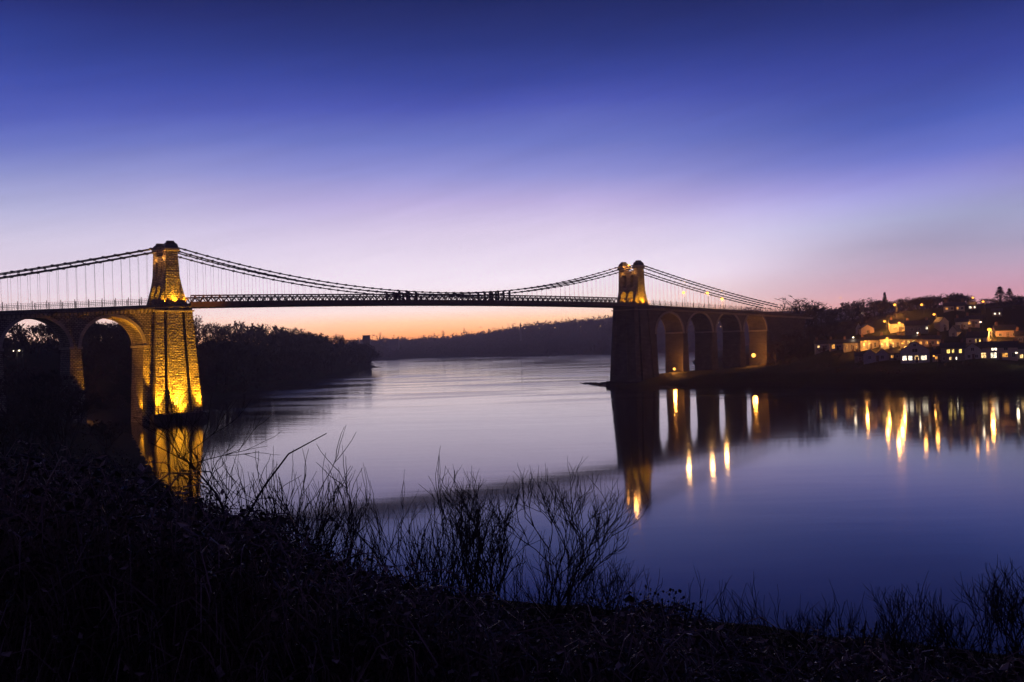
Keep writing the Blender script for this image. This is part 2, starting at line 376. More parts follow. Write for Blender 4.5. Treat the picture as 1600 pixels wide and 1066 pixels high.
def axis(lo, hi, c, s0, g):
    out = [c]; st = s0; v = c
    while v < hi: v += st; st = min(st*g, 90); out.append(v)
    st = s0; v = c; lo_l = []
    while v > lo: v -= st; st = min(st*g, 90); lo_l.append(v)
    return np.array(lo_l[::-1] + out)
def build_ground():
    xs = axis(-1500, 1500, 0, 1.3, 1.014); ys = axis(-300, 2050, 8, 1.3, 1.0105)
    X, Y = np.meshgrid(xs, ys); P = np.stack([X.ravel(), Y.ravel()], 1)
    Z = height(P)
    nzv = np.array([noise.noise(Vector((p[0]*.06, p[1]*.06, 0)))*1.1 + noise.noise(Vector((p[0]*.35, p[1]*.35, 3)))*0.22 for p in P])
    Z = Z + nzv*np.clip(Z/3, 0, 1)*np.clip(np.hypot(P[:, 0], P[:, 1])/25, .15, 1)
    nx, ny = len(xs), len(ys)
    idx = np.arange(nx*ny).reshape(ny, nx)
    f = np.stack([idx[:-1, :-1], idx[:-1, 1:], idx[1:, 1:], idx[1:, :-1]], -1).reshape(-1, 4)
    me = bpy.data.meshes.new('ground'); me.from_pydata(np.column_stack([P, Z]).tolist(), [], f.tolist())
    me.materials.append(M['ground']); me.polygons.foreach_set('use_smooth', [True]*len(me.polygons))
    o = bpy.data.objects.new('ground', me); COL.objects.link(o); return struct(o)
build_ground()
wb = MB(); wb.face([(-1500, -290, 0), (1500, -290, 0), (1500, 2050, 0), (-1500, 2050, 0)])
struct(wb.build('water', M['water']))

# ------------------------------------------------------------------ lights
def light(kind, name, loc, power, col=(1, .5, .1), size=0.15, parent=None, aim=None, angle=None, blend=0.6):
    d = bpy.data.lights.new(name, kind); d.energy = power; d.color = col; d.shadow_soft_size = size
    o = bpy.data.objects.new(name, d); COL.objects.link(o); o.location = loc
    if kind == 'SPOT':
        d.spot_size = R(angle); d.spot_blend = blend
        o.rotation_euler = (Vector(aim)-Vector(loc)).to_track_quat('-Z', 'Y').to_euler()
    if parent: o.parent = parent
    return o
AMBER = (1.0, .41, .015)
YEL = (1.0, .46, .018)

# ------------------------------------------------------------------ the bridge
SPAN = 176.5
def zd(t):   # road level
    if t < 0: return 30.7 + 0.042*t
    if t > SPAN: return 30.7 - 0.042*(t-SPAN)
    return 30.7 + 0.9*(1-((t-SPAN/2)/(SPAN/2))**2)
bridge = empty('suspension_bridge', (BX, BY, 0), BA)
tag(bridge, 'stone and iron suspension bridge with two floodlit towers crossing the dark strait', 'bridge')

def make_tower(t0):
    b = MB()
    core = lambda z: 2.25 + (1.5-2.25)*(z-30)/15
    def half(z):
        s = max(0, min(1, (z-30.2)/11.5)); return core(z)-.1 + 1.9*(1-s)**1.9
    def slab(n0, n1, z0, z1, k=0.0):
        zs = [z0]
        while zs[-1] < z1-1e-6: zs.append(min(z1, zs[-1]+1.2))
        for a, c in zip(zs, zs[1:]):
            wa, wc = half(a)+k, half(c)+k
            b.frustum((t0-wa, t0+wa, -n1, -n0), (t0-wc, t0+wc, -n1, -n0), a, c)
    ZB, ZT = 30.3, 44.6
    for s in (1, -1):
        lo = lambda a, c: (min(s*a, s*c), max(s*a, s*c))
        slab(*lo(3.25, 4.75), ZB, ZT)                 # outer legs
        for i in range(10):                            # arch heads
            a = 0.45+2.8*i/10; c = 0.45+2.8*(i+1)/10; mm = (a+c)/2-1.85
            slab(*lo(a, c), 34.4+math.sqrt(max(0, 1.4**2-mm*mm)), 37.3)
        slab(*lo(0.45, 1.15), 37.3, 41.6); slab(*lo(2.55, 3.25), 37.3, 41.6)
        for i in range(6):
            a = 1.15+1.4*i/6; c = 1.15+1.4*(i+1)/6; mm = (a+c)/2-1.85
            slab(*lo(a, c), 41.6+0.5*math.sqrt(max(0, .7**2-mm*mm)), 43.4)
        slab(*lo(0.45, 1.15), 41.6, 43.4); slab(*lo(2.55, 3.25), 41.6, 44.6)
    slab(-0.45, 0.45, ZB, 43.4)
    tw = b.build('tower', M['stone'], bridge, uv=True)
    for s in (1, -1):
        p = MB()
        w0, w1 = 2.25, 1.5
        y0, y1 = sorted((-s*4.6, -s*5.1))
        p.frustum((t0-w0, t0+w0, y0, y1), (t0-w1, t0+w1, y0, y1), 30.3, 44.6)
        p.build('pilaster', M['stone'], tw, uv=True)
        c = MB(); y0, y1 = sorted((-s*2.4, -s*5.35))
        c.box(t0-2.0, t0+2.0, y0, y1, 44.6, 45.1)
        c.box(t0-1.8, t0+1.8, y0+.1, y1-.1, 45.1, 45.45)
        c.build('cornice', M['ashlar'], tw, uv=True)
        q = MB(); y0, y1 = sorted((-s*2.7, -s*5.1))
        q.frustum((t0-1.75, t0+1.75, y0, y1), (t0-1.55, t0+1.55, y0+.1, y1-.1), 45.45, 46.3)
        q.frustum((t0-1.55, t0+1.55, y0+.1, y1-.1), (t0-0.95, t0+0.95, y0+.5, y1-.5), 46.3, 46.9)
        q.box(t0-.9, t0+.9, y0+.6, y1-.6, 46.9, 47.25)
        q.build('saddle_housing', M['saddle'], tw)
    g = MB()   # iron brackets with ladder on the landward face
    return tw
def make_pier(t0):
    b = MB()
    Z0, Z1 = -3, 30.0
    def fr(xb, xt, yb, yt): b.frustum((t0+xb[0], t0+xb[1], yb[0], yb[1]), (t0+xt[0], t0+xt[1], yt[0], yt[1]), Z0, Z1)
    fr((-6.3, 6.3), (-4.6, 4.6), (-5.5, 5.5), (-3.95, 3.95))
    for s in (1, -1):
        o = lambda a, c: tuple(sorted((-s*a, -s*c)))
        fr((-2.8, 2.8), (-1.85, 1.85), o(4.9, 7.35), o(3.4, 5.6))
        for q in (1, -1):
            lo = lambda a, c: tuple(sorted((q*a, q*c)))
            fr(lo(3.8, 6.5), lo(2.7, 4.75), o(4.9, 7.25), o(3.4, 5.5))
    # water-facing and land-facing pilasters
    for q in (1, -1):
        lo = lambda a, c: tuple(sorted((q*a, q*c)))
        fr(lo(6.0, 6.75), lo(4.4, 4.95), (-2.4, 2.4), (-1.7, 1.7))
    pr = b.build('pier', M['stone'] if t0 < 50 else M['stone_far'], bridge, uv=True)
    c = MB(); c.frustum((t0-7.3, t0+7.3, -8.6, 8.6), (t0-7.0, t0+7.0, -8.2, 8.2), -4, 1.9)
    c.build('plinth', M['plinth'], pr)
    e = MB(); e.box(t0-5.1, t0+5.1, -6.15, 6.15, 30.0-1.5, 30.0-1.1); e.build('string_course', M['ashlar'], pr, uv=True)
    return pr
for t0 in (0, SPAN): make_tower(t0); make_pier(t0)

HW = 4.6
def viaduct(t_a, n_arch, sgn, t_end, base, mt):
    """approach viaduct of round arches; t_a: start at the pier, going in direction sgn"""
    b = MB(); rings = []; imps = []
    T = lambda d: t_a + sgn*d
    W, P, SP, BAT, RAD = 15.2, 2.5, 19.7, 1.0, 7.6
    top = lambda t: zd(t) - 2.1
    def quad_wall(d0b, d1b, d0t, d1t, z0, z1a, z1b):
        x = [T(d0b), T(d1b), T(d1t), T(d0t)]
        c = [(x[0], -HW-.0, z0), (x[1], -HW, z0), (x[1], HW, z0), (x[0], HW, z0), (x[3], -HW, z1a), (x[2], -HW, z1b), (x[2], HW, z1b), (x[3], HW, z1a)]
        b.hexa(c)
    first = 7.9
    edges = [(0, first)] + [(first+W+i*(W+P), first+(i+1)*(W+P)) for i in range(n_arch-1)] + [(first+n_arch*W+(n_arch-1)*P, t_end)]
    # piers (with batter into the openings)
    for i, (a, c) in enumerate(edges):
        ba = BAT if i > 0 else 0; bc = BAT if i < len(edges)-1 else 0
        quad_wall(a-ba, c+bc, a, c, base, SP, SP)
        quad_wall(a, c, a, c, SP, top(T(a)), top(T(c)))
        for e, s2 in ((a, -1), (c, 1)):
            if (i == 0 and s2 < 0) or (i == len(edges)-1 and s2 > 0): continue
            x0, x1 = sorted((T(e - s2*0.9), T(e+s2*0.35)))
            imps.append(MB().box(x0, x1, -HW-.3, HW+.3, SP-.35, SP+.25))
    # arches
    K = 22
    for i in range(n_arch):
        d0 = first + i*(W+P)
        pts = [(d0+RAD-RAD*math.cos(math.pi*k/K), SP+RAD*math.sin(math.pi*k/K)) for k in range(K+1)]
        for (xa, za), (xb, zb) in zip(pts, pts[1:]):
            ta, tb = top(T(xa)), top(T(xb))
            b.hexa([(T(xa), -HW, za), (T(xb), -HW, zb), (T(xb), HW, zb), (T(xa), HW, za), (T(xa), -HW, ta), (T(xb), -HW, tb), (T(xb), HW, tb), (T(xa), HW, ta)])
        def q(r, k): return (T(d0+RAD-r*math.cos(math.pi*k/K)), SP+r*math.sin(math.pi*k/K))
        for s in (1, -1):
            ring = MB(); rings.append(ring)
            for k in range(K):
                a0, a1, c0, c1 = q(RAD-.03, k), q(RAD-.03, k+1), q(RAD+.75, k), q(RAD+.75, k+1)
                y0, y1 = sorted((-s*(HW-.2), -s*(HW+.22)))
                ring.hexa([(a0[0], y0, a0[1]), (a1[0], y0, a1[1]), (a1[0], y1, a1[1]), (a0[0], y1, a0[1]), (c0[0], y0, c0[1]), (c1[0], y0, c1[1]), (c1[0], y1, c1[1]), (c0[0], y1, c0[1])])
    vd = b.build('viaduct', mt, bridge, uv=True)
    for q_ in rings: q_.build('arch_ring', M['ashlar'], vd, uv=True)
    for q_ in imps: q_.build('impost', M['ashlar'], vd, uv=True)
    # corbelled cornice and footway slab
    for s in (1, -1):
        c = MB()
        for k in range(int(t_end/1.0)):
            tt = T(5.2+k)
            z = zd(tt)
            y0, y1 = sorted((-s*(HW-.1), -s*(HW+1.0)))
            c.box(tt-.25, tt+.25, y0, y1, z-2.0, z-1.15)
        c.build('corbel_course', M['ashlar'], vd, uv=True)
    c = MB()
    a, e = T(-4.4 if sgn > 0 else -4.4), T(t_end)
    za, ze = zd(T(0)), zd(e)
    for (h0, h1, hw) in ((-1.15, -.7, 6.1), (-.7, 0.0, 5.9)):
        xs = sorted(((a, za), (e, ze)))
        (x0, z0), (x1, z1) = xs
        c.hexa([(x0, -hw, z0+h0), (x1, -hw, z1+h0), (x1, hw, z1+h0), (x0, hw, z0+h0), (x0, -hw, z0+h1), (x1, -hw, z1+h1), (x1, hw, z1+h1), (x0, hw, z0+h1)])
    (x0, z0), (x1, z1) = sorted(((T(0.02), za), (T(t_end-.1), ze)))
    c.hexa([(x, y, z+h) for h in (-2.1, -1.15) for x, y, z in ((x0, -HW+.05, z0), (x1, -HW+.05, z1), (x1, HW-.05, z1), (x0, HW-.05, z0))])
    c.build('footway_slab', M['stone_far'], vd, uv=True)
    # railing
    r = MB()
    L = abs(e-a); npost = int(L/3.2)
    for s in (1, -1):
        y = -s*5.75
        for h in (0.25, 0.7, 1.1, 1.5):
            r.bar((a, y, zd(a)+h), (e, y, zd(e)+h), 0.05)
        for k in range(npost+1):
            tt = a + (e-a)*k/npost
            r.box(tt-.07, tt+.07, y-.07, y+.07, zd(tt)-.1, zd(tt)+1.95)
        for k in range(int(L/.5)):
            tt = a + (e-a)*k/int(L/.5)
            r.box(tt-.02, tt+.02, y-.02, y+.02, zd(tt)+.25, zd(tt)+1.5)
    r.build('railing', M['iron_rust'], vd)
    return vd
viaduct(0, 3, -1, 150, -2, M['stone'])
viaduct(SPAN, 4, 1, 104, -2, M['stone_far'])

# main span deck and stiffening trusses
def span_pts(a, b, n): return [a+(b-a)*i/n for i in range(n+1)]
dk = MB(); fas = {1: MB(), -1: MB()}
ts = span_pts(4.3, SPAN-4.3, 70)
for a, c in zip(ts, ts[1:]):
    za, zc = zd(a), zd(c)
    dk.hexa([(a, -6.0, za-.45), (c, -6.0, zc-.45), (c, 6.0, zc-.45), (a, 6.0, za-.45), (a, -6.0, za), (c, -6.0, zc), (c, 6.0, zc), (a, 6.0, za)])
    dk.box(a-.12, a+.12, -5.9, 5.9, za-1.0, za-.45)
    for s in (1, -1):
        y0, y1 = sorted((s*6.0, s*6.12))
        fas[s].hexa([(a, y0, za-1.05), (c, y0, zc-1.05), (c, y1, zc-1.05), (a, y1, za-1.05), (a, y0, za+.12), (c, y0, zc+.12), (c, y1, zc+.12), (a, y1, za+.12)])
deck = dk.build('deck', M['iron'], bridge)
for s in (1, -1): fas[s].build('fascia_girder', M['iron_rust'], deck)
for s in (1, -1):
    tr = MB(); n = 74; ts = span_pts(4.3, SPAN-4.3, n); y = -s*6.06
    H = 1.95
    for i, (a, c) in enumerate(zip(ts, ts[1:])):
        za, zc = zd(a), zd(c)
        tr.bar((a, y, za+H), (c, y, zc+H), .36, .36)
        tr.bar((a, y, za+.22), (c, y, zc+.22), .30, .22)
        tr.bar((a, y, za+H*.8), (c, y, zc+H*.8), .06, .07)
        m_ = (a+c)/2; zm = (za+zc)/2
        tr.bar((a, y, za+.25), (m_, y, zm+H-.1), .24)
        tr.bar((m_, y, zm+H-.1), (c, y, zc+.25), .24)
        tr.box(a-.07, a+.07, y-.08, y+.08, za+.1, za+H)
    tr.build('stiffening_truss', M['iron_rust'] if s > 0 else M['iron'], bridge)

# chains: two tiers on each side, iron eyebar links with pins
CN = 3.75
def zchain(t, tier):
    if t < 0: z = 46.1 + 0.2247*t + 0.0005*t*t
    elif t > SPAN:
        u = t-SPAN; z = 46.1 - 0.2247*u + 0.0005*u*u
    else:
        low = zd(SPAN/2) + 2.75
        z = low + (46.1-low)*((t-SPAN/2)/(SPAN/2))**2
    return z - (0.95 if tier else 0)
for s in (1, -1):
    for tier in (0, 1):
        c = MB(); y = -s*CN
        seg = []
        t = -125.0 + tier*1.45
        while t < SPAN+88: seg.append(t); t += 3.0
        for a, b_ in zip(seg, seg[1:]):
            A = (a, y, zchain(a, tier)); Bp = (b_, y, zchain(b_, tier))
            for off in (-.2, -.07, .07, .2):
                c.bar((A[0], y+off, A[2]), (Bp[0], y+off, Bp[2]), .06, .26)
            c.box(a-.28, a+.28, y-.3, y+.3, A[2]-.26, A[2]+.26)
        c.build('chain', M['iron'], bridge)
# hangers from the chains to the deck edge beams
hs = []
for s in (1, -1):
    k = 0; t = -72.0
    while t < SPAN+76:
        tier = k % 2
        if abs(t) > 3.2 and abs(t-SPAN) > 3.2:
            z1 = zchain(t, tier); z0 = zd(t)
            if z1 - z0 > 0.8: hs.append((s, t, z0, z1))
        t += 3.0 - 1.45*(1 if tier == 0 else -0.0) if False else 2.2
        k += 1
hs.sort(key=lambda h: -(h[3]-h[2])/(bw(h[1], 0, 0).y))
rest = MB()
for i, (s, t, z0, z1) in enumerate(hs):
    h = MB() if i < 100 else rest
    h.tube([(t, -s*CN, z0), (t, -s*CN, z1)], .026, 4)
    if i < 100: h.build('hanger', M['iron'], bridge)
o = rest.build('hanger', M['iron'], bridge); o['kind'] = 'stuff'
# stub posts carrying the chain at mid span
for s in (1, -1):
    for t in (70.5, 73.3, 73.9, 76.6, 106.5, 109.2, 111.4, 114):
        p = MB(); p.box(t-.3, t+.3, -s*CN-.25, -s*CN+.25, zd(t), zchain(t, 0)); p.build('chain_post', M['iron'], bridge)

# floodlights (fixture + its light) on the bridge
def flood(t, n, z, aim, power, col=YEL, angle=120, size=.25, fix=True, parent=bridge):
    if fix:
        f = MB(); f.box(t-.2, t+.2, -n-.14, -n+.14, z-.35, z-.06)
        f.build('floodlight', M['saddle'], bridge)
    light('SPOT', 'floodlight_beam', (t, -n, z), power, col, size, bridge, (aim[0], -aim[1], aim[2]), angle)
# left pier from its plinth
flood(-5.4, 8.0, 2.2, (-5.2, 6.6, 4), 800, YEL, 165)
flood(0.0, 8.0, 2.2, (0, 6.6, 4), 1800, YEL, 165)
flood(0.9, 8.05, 2.25, (0.7, 6.7, 6.6), 9000, YEL, 85)
flood(-5.0, 8.05, 2.25, (-5.0, 6.4, 9), 1800, YEL, 80)
flood(5.4, 8.05, 2.25, (5.2, 6.4, 9), 1600, YEL, 80)
flood(-0.6, 8.15, 2.25, (0, 5.7, 15), 120000, YEL, 56)
flood(-5.6, 8.15, 2.25, (-4.5, 5.6, 18), 80000, AMBER, 48)
flood(5.7, 8.15, 2.25, (4.5, 5.6, 18), 80000, AMBER, 48)
# land side of the left pier and the first arch
flood(-9.6, 3.0, 3.0, (-7.6, 3.2, 12), 2200, AMBER, 90)
flood(-9.4, 4.4, 3.0, (-7.8, 4.6, 12), 7000, AMBER, 90)
flood(-20.4, 5.15, 5.6, (-17, 4.75, 24), 20000, AMBER, 100)
# both towers from footway level
for t0 in (0, SPAN):
    for s in (1, -1):
        flood(t0+.2, s*6.0, 31.0, (t0, s*5.1, 33.6), 5200, YEL, 110)
        flood(t0-.3, s*6.0, 31.0, (t0, s*4.9, 38), 9000, YEL, 56)
        flood(t0-2.6, s*5.9, 31.0, (t0-2.2, s*4.75, 35), 2600, YEL, 100, .15)
        flood(t0+3.0, s*5.9, 31.0, (t0+2.6, s*4.75, 35), 2600, YEL, 100, .15)
        flood(t0, s*1.85, 31.2, (t0, s*1.85, 40), 4200, YEL, 165)
        for q in (1, -1):
            light('POINT', 'chain_light', (t0+q*2.3, -s*3.0, 42.6), 400 if t0 == 0 else 150, (1, .42, .08), .2, bridge)
            f = MB(); f.box(*sorted((t0+q*1.6, t0+q*2.15)), -s*3.0-.15, -s*3.0+.15, 42.1, 42.4); f.build('floodlight', M['saddle'], bridge)
# lamps inside the right viaduct arches
def bulkhead(t, n, z, power, r, label):
    p = bw(t, n, z); e = empty('flood_lamp', p)
    tag(e, label, 'lamp')
    b = MB(); b.tube([(0, 0, -2.2), (0, 0, -.3)], .07, 6); b.build('post', M['pole'], e)
    b = MB(); b.box(-.3, .3, -.1, .25, -.32, .32); b.build('housing', M['pole'], e)
    g = ball(r, 1); g.build('lens', M['sodium_big'], e, loc=(0, -.12-r, 0))
    light('POINT', 'lamp_light', (0, -.5-r, 0), power, (1, .36, .06), r, e)
    return e
def ball(r, k=1, sz=1.0):
    b = MB(); n, mrows = 10, 6
    for i in range(mrows):
        a0, a1 = math.pi*i/mrows - math.pi/2, math.pi*(i+1)/mrows - math.pi/2
        for j in range(n):
            t0, t1 = 2*math.pi*j/n, 2*math.pi*(j+1)/n
            P = lambda a, t: (r*math.cos(a)*math.cos(t), r*math.cos(a)*math.sin(t), r*sz*math.sin(a))
            b.face([P(a0, t0), P(a0, t1), P(a1, t1), P(a1, t0)])
    return b
bulkhead(SPAN+18.0, 3.9, 5.6, 7000, .5, 'orange flood lamp at the foot of the first arch beside the right pier')
bulkhead(SPAN+69.2, 2.4, 9.3, 17000, .85, 'brightest orange flood lamp shining inside the last arch of the right viaduct')

# ------------------------------------------------------------------ street lamps
def ray_to_ground(px, py, above=0.0, y0=292, y1=1200, step=1.5):
    Y = y0
    while Y < y1:
        p = at(px, py, Y)
        g = hz(p.x, p.y)
        if p.z - above <= max(g, 0.02): return p, g
        Y += step
    return at(px, py, y1), 0.0
def street_lamp(p, zg, label, power=900, r=.22, m='sodium', col=(1, .5, .13), group=None, arm=0.9):
    e = empty('street_lamp', (p[0], p[1], zg)); tag(e, label, 'street lamp', group)
    h = p[2]-zg
    b = MB(); b.tube([(arm, 0.25, -0.6), (arm, 0.25, h*.6), (arm, 0.25, h+.25)], [.11, .08, .06], 7)
    b.build('pole', M['pole'], e)
    b = MB(); b.tube([(arm, 0.25, h+.25), (arm*.5, 0.15, h+.42), (0, 0, h+.3)], .045, 6)
    b.build('bracket', M['pole'], e)
    b = MB(); b.frustum((-.34, .34, -.2, .2), (-.2, .2, -.12, .12), h+.12, h+.3); b.build('lamp_hood', M['pole'], e)
    o = ball(r, 1, .8).build('lamp_glass', M[m], e, smooth=True, loc=(0, 0, h-.08))
    if power: light('POINT', 'lamp_light', (0, 0, h-.1-r), power, col, r, e)
    return e
for px, py, pw, r, m, lab in (
    (1380, 471, 9000, .42, 'sodium', 'orange street lamp beside the pointed conifer at the top of the hill road'),
    (1398, 476, 9000, .40, 'sodium', 'orange street lamp next to the right of the lamp by the pointed conifer'),
    (1440, 476, 1500, .40, 'sodium', 'orange street lamp standing alone under the middle of the wooded hill crest'),
    (1459.5, 491, 1500, .38, 'sodium', 'orange street lamp beside the long house high on the hill'),
    (1382, 502, 5000, .36, 'sodium', 'orange street lamp above the white gatepost lights, left of the orange lit wall'),
    (1405, 504.5, 9000, .38, 'sodium', 'orange street lamp lighting the orange house wall below it'),
    (1546, 515, 17000, .55, 'sodium', 'bright orange street lamp alone above the big white waterfront house'),
    (1520, 465, 400, .32, 'sodium', 'small orange street lamp on the skyline left of the big dark evergreen'),
    (1536, 471, 400, .34, 'sodium', 'small pinkish street lamp just left of the foot of the big dark evergreen'),
    (1313, 465, 15000, .5, 'sodium', 'street lamp on a tall post above the wall with the white light trail stand-in'),
    (1434, 520, 300, .26, 'white_lamp', 'small white lamp below the grey house in mid town'),
    (1532, 503, 200, .24, 'white_lamp', 'small white lamp up left of the bright lone orange lamp'),
    (1333, 527, 200, .26, 'white_lamp', 'small white lamp above the row of dim terraced houses'),
    (1386, 528, 2600, .3, 'sodium', 'orange street lamp at the brightly lit terrace'),
    (1588, 551, 500, .24, 'white_lamp', 'small white lamp near the right end of the waterfront'),
    (1459, 556, 300, .2, 'sodium', 'small orange lamp between the white gabled house and the red lit cottage'),
    (1352, 533, 5200, .3, 'sodium', 'orange street lamp at the left end of the brightly lit terrace'),
    (1410, 536, 5200, .24, 'sodium', 'orange street lamp in front of the middle of the brightly lit terrace')):
    p, g = ray_to_ground(px, py, 4.6)
    street_lamp(p, g, lab, pw*.5, r*1.35, m, (1, .40, .07) if m == 'sodium' else (1, .78, .5))
# lamps on the bridge road
for t, n, h, lab in ((SPAN+33, -3.2, 6.6, 'bright street lamp on the right approach road, nearest to the tower'),
                     (SPAN+40, 3.2, 6.4, 'street lamp on the right approach road just beyond the brightest one'),
                     (SPAN+57, -3.2, 5.2, 'farthest street lamp on the right approach road')):
    q = bw(t, n, zd(t)+h)
    street_lamp(q, zd(t), lab, 4200, .62, 'sodium_big', (1, .5, .14), None, .5)
q = bw(SPAN-1.2, 0.2, 45.4)
e = empty('tower_lamp', bw(SPAN-1.2, 0.2, 43.4)); tag(e, 'bright lamp between the two black caps of the right bridge tower', 'lamp')
MB().tube([(0, 0, 0), (0, 0, 1.6)], .08, 6).build('post', M['pole'], e)
ball(.55).build('lens', M['sodium_big'], e, smooth=True, loc=(0, 0, 2.1))
light('POINT', 'lamp_light', (0, 0, 2.1), 9000, (1, .42, .08), .6, e)
p, g = ray_to_ground(133, 642, 2.6, 60, 300)
e = empty('flood_lamp', (p.x, p.y, g)); tag(e, 'small orange lamp in the bushes at the foot of the left arch', 'lamp')
hl = max(.5, p.z-g)
MB().tube([(0, 0, -.5), (0, 0, hl-.2)], .05, 6).build('post', M['pole'], e)
ball(.17).build('lens', M['sodium_big'], e, smooth=True, loc=(0, 0, hl))
light('POINT', 'lamp_light', (0, -.4, hl+.1), 1200, (1, .4, .12), .2, e)
for px, py, lab in ((30, 547.5, 'brighter of two small white lamps seen through the far left arch'), (21, 548, 'dimmer of two small white lamps seen through the far left arch')):
    p = at(px, py, 282); street_lamp(p, min(hz(p.x, p.y), p.z-3), lab, 150, .24 if px > 25 else .16, 'white_lamp', (1, .75, .5))

# ------------------------------------------------------------------ houses of the town
def house(px, py, wpx, wall_h, roof_h, depth, wall, label, wins=(), gable='side', yaw=0, chim=1, above=0.0, name='house', porch=False, cat='house'):
    p, g = ray_to_ground(px, py, above)
    z = p.z
    W = wpx*p.y/FPX
    face = math.atan2(-p.x, -p.y)         # towards the viewpoint
    e = empty(name, (p.x, p.y, z), -face + math.pi + R(yaw)); tag(e, label, cat)
    # local axes: x to the right, front wall at y=0 facing -y
    b = MB(); w = W/2
    b.box(-w, w, 0, depth, -3.0, wall_h)
    if gable == 'side':
        for s in (-1, 1):
            b.f.append(tuple(len(b.v)+i for i in range(3))); b.m.append(0)
            b.v += [(s*w, 0, wall_h), (s*w, depth, wall_h), (s*w, depth/2, wall_h+roof_h)]
    else:
        ng = 2 if gable == 'twin' else 1
        for k in range(ng):
            x0 = -w + 2*w*k/ng; x1 = -w + 2*w*(k+1)/ng
            for y in (0, depth):
                b.f.append(tuple(len(b.v)+i for i in range(3))); b.m.append(0)
                b.v += [(x0, y, wall_h), (x1, y, wall_h), ((x0+x1)/2, y, wall_h+roof_h)]
    b.build('wall', M[wall], e)
    r = MB(); o = .3; th = .16
    def slope(a, c, d, f): # quad eaves a,c  ridge d,f
        n = (Vector(c)-Vector(a)).cross(Vector(f)-Vector(a)).normalized()*th
        if n.z < 0: n = -n
        L = [Vector(q) for q in (a, c, d, f)]
        r.hexa([q+n*.12 for q in L]+[q+n for q in L])
    if gable == 'side':
        k = roof_h/(depth/2)*o
        slope((-w-o, -o, wall_h-k), (w+o, -o, wall_h-k), (w+o, depth/2, wall_h+roof_h), (-w-o, depth/2, wall_h+roof_h))
        slope((-w-o, depth+o, wall_h-k), (w+o, depth+o, wall_h-k), (w+o, depth/2, wall_h+roof_h), (-w-o, depth/2, wall_h+roof_h))
    else:
        for k_ in range(ng):
            x0 = -w + 2*w*k_/ng; x1 = -w + 2*w*(k_+1)/ng; xm = (x0+x1)/2; k = roof_h/((x1-x0)/2)*o
            e0 = o if k_ == 0 else 0; e1 = o if k_ == ng-1 else 0
            slope((x0-e0, -o, wall_h-k*(e0 > 0)), (x0-e0, depth+o, wall_h-k*(e0 > 0)), (xm, depth+o, wall_h+roof_h), (xm, -o, wall_h+roof_h))
            slope((x1+e1, -o, wall_h-k*(e1 > 0)), (x1+e1, depth+o, wall_h-k*(e1 > 0)), (xm, depth+o, wall_h+roof_h), (xm, -o, wall_h+roof_h))
    rf = r.build('roof', M['slate'], e)
    for c in range(chim):
        cx = (-w+.7) if c == 0 else (w-.7)
        q = MB(); zt = wall_h+roof_h
        q.box(cx-.4, cx+.4, depth/2-.35, depth/2+.35, zt-1.2, zt+.9); q.box(cx-.48, cx+.48, depth/2-.42, depth/2+.42, zt+.9, zt+1.02)
        for dx in (-.2, .2): q.tube([(cx+dx, depth/2, zt+1.02), (cx+dx, depth/2, zt+1.4)], .11, 6)
        q.build('chimney', M['chim'], rf)
    for (u, zz, ww, hh, mk) in wins:
        x = -w+u*W
        f = MB(); t_ = .1
        f.box(x-ww/2-t_, x+ww/2+t_, -.09, .0-.001, zz-t_, zz); f.box(x-ww/2-t_, x+ww/2+t_, -.09, -.001, zz+hh, zz+hh+t_)
        f.box(x-ww/2-t_, x-ww/2, -.09, -.001, zz, zz+hh); f.box(x+ww/2, x+ww/2+t_, -.09, -.001, zz, zz+hh)
        f.box(x-.04, x+.04, -.08, -.001, zz, zz+hh)
        if hh > 1.2: f.box(x-ww/2, x-.04, -.07, -.001, zz+hh*.5-.03, zz+hh*.5+.03); f.box(x+.04, x+ww/2, -.07, -.001, zz+hh*.5-.03, zz+hh*.5+.03)
        fo = f.build('window', M['frame'], e)
        MB().box(x-ww/2+.01, x+ww/2-.01, -.035, -.004, zz+.01, zz+hh-.01).build('pane', M[mk], fo)
    d = MB(); dx = w*0.12; d.box(dx-.45, dx+.45, -.06, -.002, 0, 2.05); d.build('door', M['iron_rust'], e)
    return e, p
G = 'glass'; LW = 'lit_warm'; LY = 'lit_yellow'; LO = 'lit_orange'; WW = 'lit_white'
